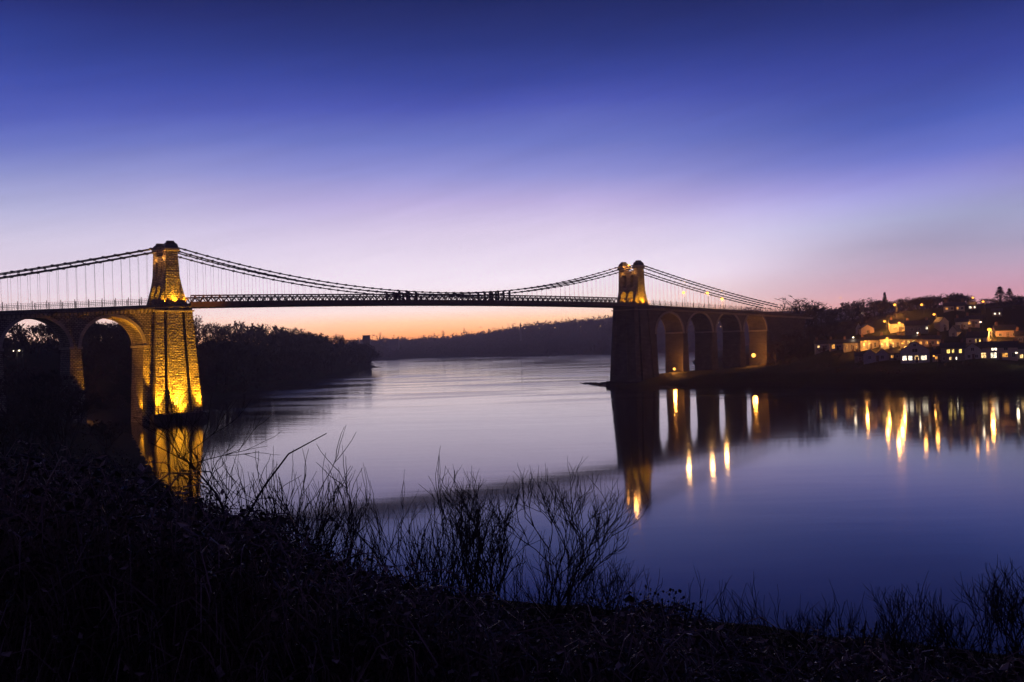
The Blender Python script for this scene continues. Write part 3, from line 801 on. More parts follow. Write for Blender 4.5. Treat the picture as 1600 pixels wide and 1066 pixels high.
HS = [
 (1369, 565, 37, 2.6, 1.7, 6, 'wall_white', 'low pale house with twin front gables on the waterfront', [(.25, .9, .9, 1.1, G), (.75, .9, .9, 1.1, G)], 'twin', 0, 0),
 (1430, 567, 42, 4.2, 2.9, 8, 'wall_white', 'white gabled waterfront house with a row of bright ground floor windows', [(.14, .9, 1.3, 1.5, WW), (.34, .9, 1.2, 1.5, WW), (.56, .9, 1.2, 1.5, LW), (.8, .9, 1.7, 1.5, WW), (.5, 3.6, 1.6, 1.1, G), (.5, 5.5, .8, .8, G)], 'front', 0, 0),
 (1489, 566, 34, 4.8, 1.5, 7, 'wall_grey', 'dark stone house with two rows of small yellow windows', [(.32, 3.0, .9, 1.2, LY), (.52, 3.0, .6, 1.2, LY), (.82, 3.0, .8, 1.2, LY), (.4, .8, .6, .9, LW), (.62, .8, .8, .9, WW), (.12, .8, .7, .9, G)], 'side', 0, 2),
 (1467, 565, 18, 2.6, 1.2, 5, 'wall_pink', 'small red lit cottage between white gabled house and dark stone house', [(.3, .8, .7, .9, LO), (.7, .8, .7, .9, LO)], 'side', 0, 1),
 (1520, 563, 24, 3.6, 1.9, 7, 'wall_white', 'pale gabled house with dark windows left of the long white house', [(.5, 3.1, .9, 1.0, G), (.28, .8, .9, 1.0, G), (.72, .8, .9, 1.0, G)], 'front', 8, 0),
 (1560, 562, 54, 3.9, 1.9, 8, 'wall_pink', 'long pink white waterfront house with wide lit windows', [(.12, .6, 1.4, 1.7, LW), (.38, .6, 1.6, 1.7, WW), (.66, .8, 1.9, 1.3, LO), (.40, 3.0, 1.5, .8, WW), (.7, 3.0, 1.1, .8, G), (.9, .8, 1.0, 1.3, G)], 'side', -3, 2),
 (1600, 563, 22, 3.8, 1.6, 7, 'wall_white', 'white house at the right end of the waterfront with one lamp lit window', [(.35, .7, .9, 1.2, LW), (.8, .7, .9, 1.2, G)], 'side', 0, 1),
 (1344, 566, 16, 2.3, 1.2, 5, 'wall_grey', 'small dim stone cottage at the left end of the waterfront', [(.5, .8, .8, .9, G)], 'side', 0, 1),
 (1398, 563, 17, 2.4, 1.3, 5, 'wall_grey', 'dim low cottage between twin gabled house and white gabled house', [(.3, .8, .8, .9, LO), (.7, .8, .8, .9, G)], 'side', 0, 1),
 (1286, 549, 22, 2.9, 1.3, 6, 'wall_white', 'dim white terraced house at the far left end of the town', [(.2, 1.4, .7, .8, LW), (.7, 1.4, .7, .8, G)], 'side', 4, 1),
 (1308, 549, 22, 3.0, 1.3, 6, 'wall_pink', 'dim pink terraced house with an orange lit window', [(.25, 1.0, 1.0, 1.6, LO), (.7, 1.4, .7, .8, G)], 'side', 4, 1),
 (1331, 549, 24, 3.1, 1.3, 6, 'wall_cream', 'dim cream terraced house next to the brightly lit terrace', [(.2, .8, .5, 1.6, LO), (.5, .8, .5, 1.6, G), (.8, .8, .5, 1.6, LO)], 'side', 4, 1),
 (1359, 546, 27, 3.3, 1.2, 6, 'wall_cream', 'lamp lit yellow terraced house at the left end of bright terrace', [(.2, .8, .6, 1.6, LY), (.5, .8, .6, 1.6, LY), (.8, .8, .6, 1.6, G)], 'side', 0, 1),
 (1391, 546, 30, 3.7, 1.2, 6, 'wall_cream', 'lamp lit yellow terraced house in the middle of bright terrace', [(.12, .8, .7, 1.6, LY), (.37, .8, .6, 1.6, LY), (.62, .8, .6, 1.6, LY), (.87, .8, .7, 1.6, G)], 'side', 0, 2),
 (1420, 545, 24, 3.4, 1.2, 6, 'wall_cream', 'lamp lit yellow terraced house behind the white gabled house', [(.2, 1.8, .6, 1.0, LO), (.5, 1.8, .6, 1.0, LY), (.8, 1.8, .6, 1.0, LY)], 'side', 0, 1),
 (1452, 545, 34, 3.3, 1.2, 6, 'wall_pink', 'orange pink terraced house above the small red cottage', [(.15, 1.6, .7, 1.0, LO), (.4, 1.6, .7, 1.0, LO), (.65, 1.6, .7, 1.0, G), (.88, 1.6, .7, 1.0, LO)], 'side', 0, 2),
 (1348, 491, 24, 2.9, 1.3, 6, 'wall_white', 'white building with one big bright window on the hill road', [(.5, .7, 2.4, 2.0, WW)], 'side', 0, 0),
 (1432, 521, 34, 3.0, 1.6, 7, 'wall_grey', 'grey house with a wide dark roof in the middle of the slope', [(.3, 1, .8, .9, G), (.6, 1, .8, .9, G), (.94, 1.4, .6, .9, WW)], 'side', -5, 2),
 (1405, 519, 26, 3.2, 1.4, 6, 'wall_cream', 'orange lit house directly below the street lamp on the slope', [(.3, 1, .8, .9, LO), (.7, 1, .8, .9, G)], 'side', 6, 1),
 (1476, 517, 13, 3.4, 1.6, 6, 'wall_cream', 'narrow orange lit gabled house on the slope', [(.5, 1.4, .7, .9, G)], 'front', 20, 0),
 (1489, 529, 12, 2.6, 2.0, 6, 'wall_cream', 'small orange gable just below the narrow orange lit house', [(.5, 1.0, .7, .9, LO)], 'front', -15, 0),
 (1503, 516, 18, 3.0, 1.4, 6, 'wall_white', 'dim white house on the slope right of the narrow orange house', [(.3, 1, .7, .9, G), (.7, 1, .7, .9, G)], 'side', 0, 1),
 (1520, 511, 20, 2.8, 1.3, 6, 'wall_pink', 'dim pink house with a red lit window high on the slope', [(.25, 1, .9, 1.0, LO), (.75, 1, .7, .9, G)], 'side', 0, 1),
 (1491, 487, 30, 2.2, 1.3, 6, 'wall_cream', 'long low house near the hill top with dim orange wall', [(.15, .8, .8, .8, LO), (.4, .8, .8, .8, G), (.65, .8, .8, .8, LO), (.88, .8, .8, .8, G)], 'side', 0, 2),
 (1526, 539, 30, 2.6, 2.0, 7, 'wall_white', 'white house with one bright orange window behind waterfront houses', [(.2, .9, .8, .9, G), (.6, .9, 1.8, 1.1, LY)], 'side', -8, 1),
 (1573, 529, 30, 2.8, 1.8, 7, 'wall_pink', 'dim pink house below the bright lone orange street lamp', [(.2, .9, .8, .9, G), (.55, .9, .8, .9, LO), (.85, .9, .7, .9, G)], 'side', 10, 1),
 (1600, 537, 24, 2.8, 1.6, 7, 'wall_grey', 'grey house on the slope at the right edge', [(.3, 1, .8, .9, G)], 'side', 0, 1),
 (1519, 485, 12, 2.0, 1.0, 5, 'wall_grey', 'tiny dark house with a white lit window under skyline lamps', [(.3, .8, 1.0, .7, WW), (.75, .8, .9, .7, WW)], 'side', 0, 0),
 (1558, 495, 14, 2.0, 1.0, 5, 'wall_grey', 'tiny dark house with one long white window below the big evergreen', [(.5, .8, 2.0, .6, WW)], 'side', 0, 0),
 (1356, 524, 20, 2.6, 1.5, 6, 'wall_pink', 'dim pink gabled house above the left end of the bright terrace', [(.5, 1, .8, .9, G)], 'front', 12, 0),
 (1342, 524, 9, 2.8, 2.0, 5, 'wall_white', 'narrow pale gable beside the dim pink gabled house', [(.5, 1.2, .6, .9, G)], 'front', 0, 0),
]
HP = []
for h in HS:
    e, p = house(*h[:8], h[8], h[9], h[10], h[11]); HP.append((p.x, p.y, h[2]*p.y/FPX))
# terrace wall; its white coping is added to imitate a car light trail
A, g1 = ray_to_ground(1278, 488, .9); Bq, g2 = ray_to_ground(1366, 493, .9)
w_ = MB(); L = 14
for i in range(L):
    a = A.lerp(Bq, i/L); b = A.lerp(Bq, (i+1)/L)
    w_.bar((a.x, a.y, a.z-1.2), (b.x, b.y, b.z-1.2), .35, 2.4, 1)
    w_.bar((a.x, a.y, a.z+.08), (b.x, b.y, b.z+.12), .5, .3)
tag(w_.build('light_trail_wall', [M['wall_white'], M['plinth']]), 'long thin wall with white coping standing in for a car light trail on the hill above the terraced houses', 'wall')
def rocks(name, pa, pb, w, hgt, seed, label):
    a, b_ = on_water(*pa), on_water(*pb); rg = random.Random(seed); m = MB(); n = 46; k = 9; base = 0
    ax = (b_-a); side = Vector((-ax.y, ax.x, 0)).normalized()
    for i in range(n+1):
        f = i/n; c = a.lerp(b_, f); ww = w*(.12+.88*f**.8)*rg.uniform(.8, 1.15); hh = hgt*(.1+.9*f)*rg.uniform(.55, 1.25)
        for j in range(k+1):
            g_ = j/k*2-1; m.v.append(tuple(c + side*g_*ww + Vector((0, 0, hh*(1-g_*g_)*rg.uniform(.7, 1.2) - .35))))
    for i in range(n):
        for j in range(k):
            q = i*(k+1)+j; m.f.append((q, q+1, q+k+2, q+k+1)); m.m.append(0)
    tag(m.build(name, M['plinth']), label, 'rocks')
rocks('rock_spit', (891, 597.5), (962, 603), 5.0, 1.5, 3, 'low dark rock spit reaching left from the foot of the right pier')
rocks('shore_rocks', (600, 573.2), (584, 574.5), 4.0, 1.0, 4, 'low dark rocks at the water edge under the wooded point')
rocks('pier_rocks', (1085, 607), (1030, 605), 4.0, 1.2, 5, 'low dark rocks at the foot of the first arch right of the pier')
# sea wall
sp = [on_water(px, 605) for px in range(1330, 1640, 20)]
sw = MB()
for a, b in zip(sp, sp[1:]):
    a2 = Vector((a.x*1.012, a.y*1.012, 0)); b2 = Vector((b.x*1.012, b.y*1.012, 0))
    sw.bar((a2.x, a2.y, 1.2), (b2.x, b2.y, 1.2), .6, 4.2)
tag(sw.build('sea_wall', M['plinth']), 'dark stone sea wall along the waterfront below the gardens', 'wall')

# ------------------------------------------------------------------ trees
WIG = .16
def branchy(b, p, d, L, r, depth, rg, spread=.55, up=.15, kids_=3, tip=None, nseg=3, sides=4):
    pts = [p]; dd = d.copy(); q = p.copy()
    for i in range(nseg):
        dd = (dd + Vector((rg.uniform(-1, 1), rg.uniform(-1, 1), rg.uniform(-.6, 1)))*WIG + Vector((0, 0, up*.3))).normalized()
        q = q + dd*(L/nseg); pts.append(q.copy())
    b.tube(pts, [r*(1-.45*i/nseg) for i in range(nseg+1)], sides if r > .03 or depth > 1 else 3, cap=False)
    if depth == 0:
        if tip: tip(pts[-1], dd)
        return
    for k in range(kids_):
        f = rg.uniform(.35, 1.0) if k else 1.0
        i = min(nseg-1, int(f*nseg)); base = pts[i].lerp(pts[i+1], f*nseg-i) if f < 1 else pts[-1]
        a = rg.uniform(0, 2*math.pi)
        side = dd.orthogonal().normalized(); side.rotate(Matrix.Rotation(a, 3, dd))
        nd = (dd + side*spread*rg.uniform(.6, 1.4) + Vector((0, 0, up))).normalized()
        branchy(b, base, nd, L*rg.uniform(.6, .82), r*(.58 if r > .06 or L > 1.2 else .74), depth-1, rg, spread, up, kids_, tip, nseg, sides)
def tree_proto(name, seed, H, style):
    rg = random.Random(seed)
    e = empty(name)
    tk = MB(); cr = MB()
    if style == 'conifer':
        tk.tube([(0, 0, -1), (0, 0, H*.9)], [H*.025, .04], 6)
        for i in range(520):
            z = H*(.12+.88*rg.random()**.8); rr = (1-z/H)*H*.26*(.5+.5*rg.random())+.1; a = rg.uniform(0, 6.283)
            c = Vector((rr*math.cos(a), rr*math.sin(a), z-rr*.3)); s = rg.uniform(.25, .6)
            d1 = Vector((math.cos(a), math.sin(a), -.5))*s; d2 = Vector((-math.sin(a), math.cos(a), rg.uniform(-.3, .3)))*s*.6
            cr.face([c-d2, c+d1, c+d2, c-d1*.5])
    else:
        lim = []
        def tip(p, d):
            lim.append((p, d))
        n = {'wide': 4, 'tall': 3, 'dense': 4}[style]
        branchy(tk, Vector((0, 0, -1)), Vector((0, 0, 1)), H*.28+1, H*.03, 0, rg)
        top = Vector((0, 0, H*.26))
        for k in range(n+1):
            a = 6.283*k/(n+1)+rg.random()
            d = Vector((math.cos(a), math.sin(a), {'wide': .7, 'tall': 1.6, 'dense': 1.0}[style])).normalized() if k else Vector((0, 0, 1))
            branchy(cr, top + Vector((0, 0, rg.uniform(-.1, .1)*H*.4)), d, H*.27, H*.016, 3, rg, .62, .10, 3, tip, 2, 3)
        # bundles of fine twigs, each a narrow sliver
        per = {'wide': 7, 'tall': 8, 'dense': 16}[style]
        for p, d in lim:
            for j in range(per):
                v = (d + Vector((rg.uniform(-1, 1), rg.uniform(-1, 1), rg.uniform(-.6, 1)))*.9).normalized()
                L = H*rg.uniform(.03, .085); w = v.orthogonal().normalized()*H*.0035*(2.6 if style == 'dense' else 1.5)
                cr.face([p-w, p+w, p+v*L])
    tk.build('trunk', M['bark'], e); cr.build('crown', M['evergreen'] if style == 'conifer' else M['twig_red'], e)
    return e
protos = {}
for i, st in enumerate(('wide', 'tall', 'dense', 'dense', 'conifer', 'wide')):
    protos[i] = tree_proto('conifer_tree' if st == 'conifer' else 'bare_tree', 30+i, 10.0, st)
pk = {i: kids(p) for i, p in protos.items()}
used = {}
def plant(i, x, y, h, label, group=None, zoff=-.2, wide=1.0):
    if i not in used: e = protos[i]; used[i] = 1
    else: e = copy_tree(protos[i], pk[i])
    s = h/10.0
    e.location = (x, y, hz(x, y)+zoff); e.scale = (s*wide, s*wide, s); e.rotation_euler = (0, 0, rnd.uniform(0, 6.28))
    tag(e, label, 'tree', group)
    return e
env_l = [(290, 488), (340, 493), (372, 498), (420, 500), (440, 509), (480, 506), (520, 514), (560, 524), (580, 531), (592, 552)]
def envh(tbl, px): return float(np.interp(px, [q[0] for q in tbl], [q[1] for q in tbl]))
def to_px(x, y, z):
    d = Vector((x, y, z-CAM_H)); cp, sp = math.cos(PITCH), math.sin(PITCH)
    yf = d.y*cp + d.z*sp; zu = -d.y*sp + d.z*cp; u = FPX*d.x/yf; v = -FPX*zu/yf
    c, s = math.cos(ROLL), math.sin(ROLL)
    return 800+u*c+v*s, 533+v*c-u*s
def dist_poly(x, y, poly): return float(sdist(np.array([[x, y]]), poly)[0])
# wooded left bank beyond the bridge
cand = []; tries = 0
while len(cand) < 210 and tries < 9000:
    tries += 1
    y = rnd.uniform(300, 880); x = rnd.uniform(-260, -70) if y < 600 else rnd.uniform(-190, -70)
    d = dist_poly(x, y, LB)
    if d < 1.5 or d > (46 if y > 420 else 70): continue
    if any((x-a)**2+(y-c)**2 < (5.2 if d < 12 else 6.6)**2 for a, c in cand): continue
    px, _ = to_px(x, y, hz(x, y))
    if px < 60 and y < 400 and rnd.random() < .4: continue
    cand.append((x, y))
for (x, y) in cand:
    g = hz(x, y); px, _ = to_px(x, y, g)
    ytop = envh(env_l, px) + rnd.uniform(-6, 8) if px > 285 else 500
    zt = at(px, ytop, y).z - g
    h = max(5.5, min(21, zt, rnd.uniform(12, 21) if zt > 12 else 13))
    plant(rnd.choice((0, 1, 2, 3, 2, 3)), x, y, h, 'bare winter tree in the dark wood on the left bank beyond the bridge', 'trees of the wooded left bank', wide=rnd.uniform(1.0, 1.3) if h < 14 else .95)
for i_, (px, ptop, Y) in enumerate(((540, 521, 720), (548, 522, 740), (556, 524, 760), (563, 527, 790), (568, 529, 800), (574, 531, 820), (579, 533, 835), (583, 537, 850), (586, 545, 862), (577, 540, 800), (566, 538, 770), (570, 545, 745), (580, 552, 830), (558, 535, 735))):
    p = at(px, ptop, Y); g = hz(p.x, p.y)
    if g > .2: plant((2, 3, 0)[i_ % 3], p.x, p.y, max(5, min(18, p.z-g)), 'bare winter tree in the dark wood on the left bank beyond the bridge', 'trees of the wooded left bank', wide=1.5)
# trees around the left viaduct
k = 0
for px, ptop, Y in ((8, 548, 175), (30, 530, 190), (58, 540, 178), (84, 536, 200), (104, 556, 186), (62, 590, 140), (100, 600, 150), (40, 610, 118), (0, 600, 110), (85, 625, 112), (165, 650, 150), (150, 600, 285), (185, 610, 300), (205, 600, 320), (170, 560, 340)):
    p = at(px, ptop, Y); g = hz(p.x, p.y); h = max(3.0, min(13, p.z-g))
    plant((0, 1, 2, 5)[k % 4], p.x, p.y, h, 'bare reddish tree growing beside the arches of the left viaduct', 'trees beside the left viaduct', wide=1.15); k += 1
light('POINT', 'viaduct_glow', at(50, 625, 168) + Vector((0, -6, 2)), 900, (1, .3, .16), .4) if False else None
# trees of the right hill
pts = []; tries = 0
crest = [(1195, 492), (1285, 484), (1300, 478), (1330, 470), (1360, 466), (1395, 472), (1410, 466), (1440, 464), (1470, 459), (1500, 458), (1516, 461), (1530, 466), (1550, 468), (1600, 460)]
while len(pts) < 95 and tries < 8000:
    tries += 1
    x = rnd.uniform(105, 330); y = rnd.uniform(345, 560)
    d = dist_poly(x, y, RB); px, py = to_px(x, y, hz(x, y))
    if d < 14 or px > 1660 or px < 1205: continue
    rx, ry = x-BX, y-BY; t = rx*math.cos(BA)+ry*math.sin(BA); n = rx*math.sin(BA)-ry*math.cos(BA)
    if t < 300 and abs(n) < 9: continue
    if any((x-a)**2+(y-c)**2 < 5.0**2 for a, c, _, _ in pts): continue
    if any((x-a)**2+(y-c)**2 < (w/2+5)**2 for a, c, w in HP): continue
    if py > 497 and rnd.random() < .45: continue
    pts.append((x, y, px, py))
for x, y, px, py in pts:
    g = hz(x, y); zt = at(px, envh(crest, px)+rnd.uniform(-3, 5), y).z-g
    if py < 497: h = max(3.5, min(12, zt)); lab, gr = 'bare tree on the skyline of the hill above the town', 'trees on the crest above the town'
    else:
        h = rnd.uniform(3.0, 5.5); lab, gr = 'small bare tree between the houses on the town slope', 'small trees among the town houses'
    plant(rnd.choice((0, 1, 2, 3, 2)), x, y, h, lab, gr, wide=1.3)
for px, ptop, Y, i, wd, lab in ((1382, 456, 500, 4, 1.0, 'pointed dark conifer on the skyline behind the leftmost orange hill lamp'),
        (1562, 447, 470, 4, 2.2, 'big broad dark evergreen standing above the skyline on the right'), (1577, 450, 474, 4, 2.0, 'lower right companion of the big broad dark evergreen'),
        (1236, 461, 448, 1, 1.9, 'wide bare tree on the skyline at the right end of the bridge'), (1259, 465, 450, 1, 1.9, 'second wide bare tree just right of the one at the bridge end')):
    p = at(px, ptop, Y); g = hz(p.x, p.y); zg = g
    e = plant(i, p.x, p.y, p.z-g, lab, None, wide=wd)
for px, ptop, Y, i in ((1284, 483, 455, 0), (1294, 479, 470, 1), (1303, 476, 480, 5), (1320, 470, 490, 0), (1331, 468, 490, 2), (1343, 466, 500, 1), (1354, 464, 500, 5), (1364, 463, 505, 0), (1374, 466, 500, 3), (1392, 470, 510, 1), (1408, 466, 515, 0), (1422, 466, 520, 5)):
    p = at(px, ptop, Y); g = hz(p.x, p.y)
    plant(i, p.x, p.y, max(4, p.z-g), 'bare tree on the skyline of the hill above the town', 'trees on the crest above the town', wide=1.5)
# scrub on the slope at the bridge end
for px, ptop, Y in ((1222, 497, 415), (1240, 494, 412), (1262, 497, 410), (1212, 520, 405), (1235, 520, 398), (1258, 518, 395), (1225, 545, 392), (1250, 540, 388), (1275, 505, 412), (1290, 500, 420), (1272, 525, 392), (1222, 565, 378), (1250, 562, 372), (1285, 560, 366), (1310, 562, 352)):
    p = at(px, ptop, Y); g = hz(p.x, p.y); plant((0, 2, 3)[k % 3], p.x, p.y, max(3, min(10, p.z-g)), 'dark bare tree on the steep slope at the right end of the bridge', 'trees on the slope at the bridge end', wide=1.4); k += 1

# woodland floor and far-off wood: one mass each
def clumps(name, spots, size, mat_, per=26, seed=5):
    rg = random.Random(seed); b = MB()
    for (x, y, z, s) in spots:
        for j in range(per):
            v = Vector((rg.gauss(0, .5), rg.gauss(0, .5), abs(rg.gauss(0, .55)))) * s
            c = Vector((x, y, z)) + v; a = Vector((rg.uniform(-1, 1), rg.uniform(-1, 1), rg.uniform(-.2, 1))).normalized()*s*size
            w = a.orthogonal().normalized()*s*size*.55
            b.face([c-a*.4-w*.5, c-a*.4+w*.5, c+a+w*.2, c+a-w*.2])
    return b.build(name, mat_)
sp_ = []
while len(sp_) < 1500:
    y = rnd.uniform(285, 890); x = rnd.uniform(-300, -70); d = dist_poly(x, y, LB)
    if 0.3 < d < 90 and not (x*math.sin(BA)*0 and 0): 
        rx, ry = x-BX, y-BY; n = rx*math.sin(BA)-ry*math.cos(BA)
        if n > -12 : continue
        sp_.append((x, y, hz(x, y), rnd.uniform(1.6, 3.4)))
o = clumps('woodland_scrub', sp_, .34, M['twig_red'], 30); o['kind'] = 'stuff'
o['label'] = 'dark tangled scrub under the trees of the left bank'; o['category'] = 'scrub'
sp_ = []
while len(sp_) < 1500:
    x = rnd.uniform(100, 340); y = rnd.uniform(300, 560); d = dist_poly(x, y, RB)
    if d < 5 or any((x-a)**2+(y-c)**2 < (w/2+5.5)**2 for a, c, w in HP): continue
    rx, ry = x-BX, y-BY; n = rx*math.sin(BA)-ry*math.cos(BA)
    if abs(n) < 7: continue
    sp_.append((x, y, hz(x, y), rnd.uniform(.7, 1.7)))
o = clumps('hillside_scrub', sp_, .34, M['twig_red'], 30, 6); o['kind'] = 'stuff'
o['label'] = 'low dark scrub and hedges covering the town hillside'; o['category'] = 'scrub'
sp_ = []
while len(sp_) < 5200:
    y = rnd.uniform(1240, 1980); x = rnd.uniform(-420, 420); d = dist_poly(x, y, FB)
    if d < 4: continue
    px, _ = to_px(x, y, 20)
    if px < 545 or px > 1240: continue
    sp_.append((x, y, hz(x, y)-1, rnd.choice((4, 5, 6, 8, 10))*(.6+.4*rnd.random())))
o = clumps('distant_wood', sp_, .4, M['twig_red'], 12, 8); o['kind'] = 'stuff'
o['label'] = 'far wooded hills across the water fading into evening haze'; o['category'] = 'wood'

# far landmarks
def far(px, pbase, Y): p = at(px, pbase, Y); return p
def pylon(px, ptop, Y, lab):
    p = at(px, ptop, Y); g = hz(p.x, p.y); H = p.z-g; e = empty('electricity_pylon', (p.x, p.y, g)); tag(e, lab, 'pylon')
    b = MB()
    for sx in (1, -1):
        for sy in (1, -1):
            b.bar((sx*H*.09, sy*H*.09, 0), (sx*H*.02, sy*H*.02, H*.75), .35); b.bar((sx*H*.02, sy*H*.02, H*.75), (0, 0, H), .3)
        for i in range(5):
            z0, z1 = H*.15*i, H*.15*(i+1); w0, w1 = H*(.09-.014*i), H*(.09-.014*(i+1)); b.bar((-sx*w0, 0, z0), (sx*w1, 0, z1), .25)
    b.build('lattice', M['iron'], e)
    for z, w in ((.72, .17), (.82, .14), (.92, .1)):
        MB().bar((-H*w, 0, H*z), (H*w, 0, H*z), .4).build('cross_arm', M['iron'], e)
for px, pt, Y, lab in ((594, 519, 1750, 'electricity pylon nearest the wooded point on the left'), (692, 515, 1800, 'electricity pylon right of the one nearest the wooded point, on the low ridge'),
                       (725, 512, 1850, 'tallest electricity pylon left of the monument column'), (763, 514, 1900, 'small electricity pylon between tallest pylon and monument column')):
    pylon(px, pt, Y, lab)
p = at(813, 504.5, 1650); g = hz(p.x, p.y); e = empty('monument_column', (p.x, p.y, g)); tag(e, 'tall stone monument column rising above the distant wooded ridge', 'monument')
H = p.z-g
MB().box(-2.2, 2.2, -2.2, 2.2, -2, 4).build('base', M['stone_far'], e)
MB().tube([(0, 0, 4), (0, 0, H*.86)], [1.8, 1.5], 12).build('shaft', M['stone_far'], e)
c = MB(); c.box(-2.1, 2.1, -2.1, 2.1, H*.86, H*.89); c.tube([(0, 0, H*.89), (0, 0, H*.95), (0, 0, H)], [.9, .8, .3], 8); c.build('statue_cap', M['stone_far'], e)
for px, pt, w, Y, lab, dz in ((572, 524, 11, 905, 'dark flat topped building at the tip of the wooded left point', 0), (613, 530, 19, 1600, 'low dark flat building on the horizon right of the wooded point', 0)):
    p = at(px, pt, Y); g = hz(p.x, p.y); W = w*Y/FPX; H = p.z-g
    e = empty('flat_roofed_building', (p.x, p.y, g)); tag(e, lab, 'building')
    MB().box(-W/2, W/2, 0, W*.6, -1, H-.5).build('wall', M['wall_grey'], e)
    MB().box(-W/2-.3, W/2+.3, -.3, W*.6+.3, H-.5, H).build('roof', M['slate'], e)
for px, py, Y, lab in ((820, 514, 1500, 'tiny lamp on the far ridge just right of the monument column'), (843, 513.5, 1500, 'second tiny far lamp right of the monument column'), (867, 513, 1480, 'third tiny far lamp right of the monument column'), (907, 511, 1450, 'fourth tiny far lamp right of the monument column'), (938, 510, 1430, 'tiny far lamp nearest the left side of the right bridge pier'), (1122, 505, 1300, 'upper of two tiny far lamps seen through a right viaduct arch'), (1126, 511, 1260, 'lower of two tiny far lamps seen through a right viaduct arch')):
    p = at(px, py, Y); g = hz(p.x, p.y)
    e = empty('distant_lamp', (p.x, p.y, g)); tag(e, lab, 'lamp')
    MB().tube([(0, 0, 0), (0, 0, p.z-g)], .15, 5).build('post', M['pole'], e)
    ball(.6).build('lamp_glass', M['lit_warm'], e, loc=(0, 0, p.z-g+.5))

# ------------------------------------------------------------------ foreground bank
def leafmat(name, c1, c2, rough=.45):
    m = noisy(name, c1, c2, 3.0, rough, 0, 'Object', .5); return m
M['bramble'] = leafmat('bramble_leaf', (.025, .030, .016), (.07, .04, .028), .5)
M['dead'] = leafmat('dead_stem', (.10, .06, .055), (.32, .20, .17), .5)
M['dry_glint'] = leafmat('dry_leaf_glint', (.30, .20, .16), (.60, .46, .38), .38)  # pale dry leaves; their light colour stands in for glints of skylight
ENV = [(-200, 590), (0, 604), (60, 622), (120, 645), (190, 735), (230, 752), (312, 768), (345, 775), (400, 800), (470, 850), (560, 888), (650, 908), (760, 932), (850, 975), (890, 968), (930, 940), (985, 950), (1030, 930), (1060, 958), (1110, 975), (1150, 1018), (1220, 1025), (1260, 1000), (1310, 990), (1390, 990), (1470, 1014), (1540, 1045), (1600, 1020), (1800, 1010)]
def undergrowth():
    rg = random.Random(11)
    leaf = MB(); stem = MB(); cnt = 0
    for _ in range(60000):
        px = rg.uniform(-120, 1720)
        Y = 5.0 + 60*rg.random()**2.1 if px < 900 else 4.5 + 24*rg.random()**1.7
        p = at(px, 900, Y); x = p.x; g = hz(x, Y)
        e = at(px, envh(ENV, px) + rg.uniform(-3, 18), Y).z
        hmax = min(e-g, 2.6 if Y > 12 else 1.7)
        if hmax < .12: continue
        cnt += 1
        s = min(1.0, .35 + Y/26)
        if cnt > 26000: break
        H = hmax*rg.random()**.6
        # arching cane with leaves along it
        a = rg.uniform(0, 6.283); reach = rg.uniform(.15, .7)*min(1, H)
        dv = Vector((math.cos(a), math.sin(a), 0)); P0 = Vector((x, Y, g-.05)); pts = []
        H0 = max(0, H-rg.uniform(.3, 1.1))
        for i in range(6):
            f = i/5; pts.append(P0 + dv*reach*f + Vector((rg.uniform(-.03, .03), rg.uniform(-.03, .03), H0 + (H-H0)*math.sin(f*2.3)/1.0)))
        rr = .0032+.0022*rg.random() + Y*.00012
        stem.tube(pts, [rr, rr, rr*.9, rr*.8, rr*.7, rr*.4], 3, cap=False)
        for j in range(rg.randint(4, 9)):
            f = rg.random()*4.99; i = int(f); c = pts[i].lerp(pts[i+1], f-i)
            d = Vector((rg.uniform(-1, 1), rg.uniform(-1, 1), rg.uniform(-.7, .5))).normalized()
            L = rg.uniform(.022, .06)*(1+Y*.03); w = d.cross(Vector((rg.uniform(-.4, .4), rg.uniform(-.4, .4), 1))).normalized()*L*.36
            n = d.cross(w).normalized()*L*.12
            m1 = c+d*L*.5; mi = 1 if rg.random() < .11 else 0
            leaf.face([c, m1+w+n, c+d*L, m1+n*-1], mi); leaf.face([c, m1-n, c+d*L, m1-w+n], mi)
    a = stem.build('bramble_stems', M['dead']); b = leaf.build('undergrowth', [M['bramble'], M['dry_glint']])
    return a, b
ua, ub = undergrowth()
tag(ua, 'tangled dead bramble canes over the dark foreground bank', 'brambles', None, 'stuff')
tag(ub, 'dark leafy undergrowth covering the foreground bank', 'undergrowth', None, 'stuff')

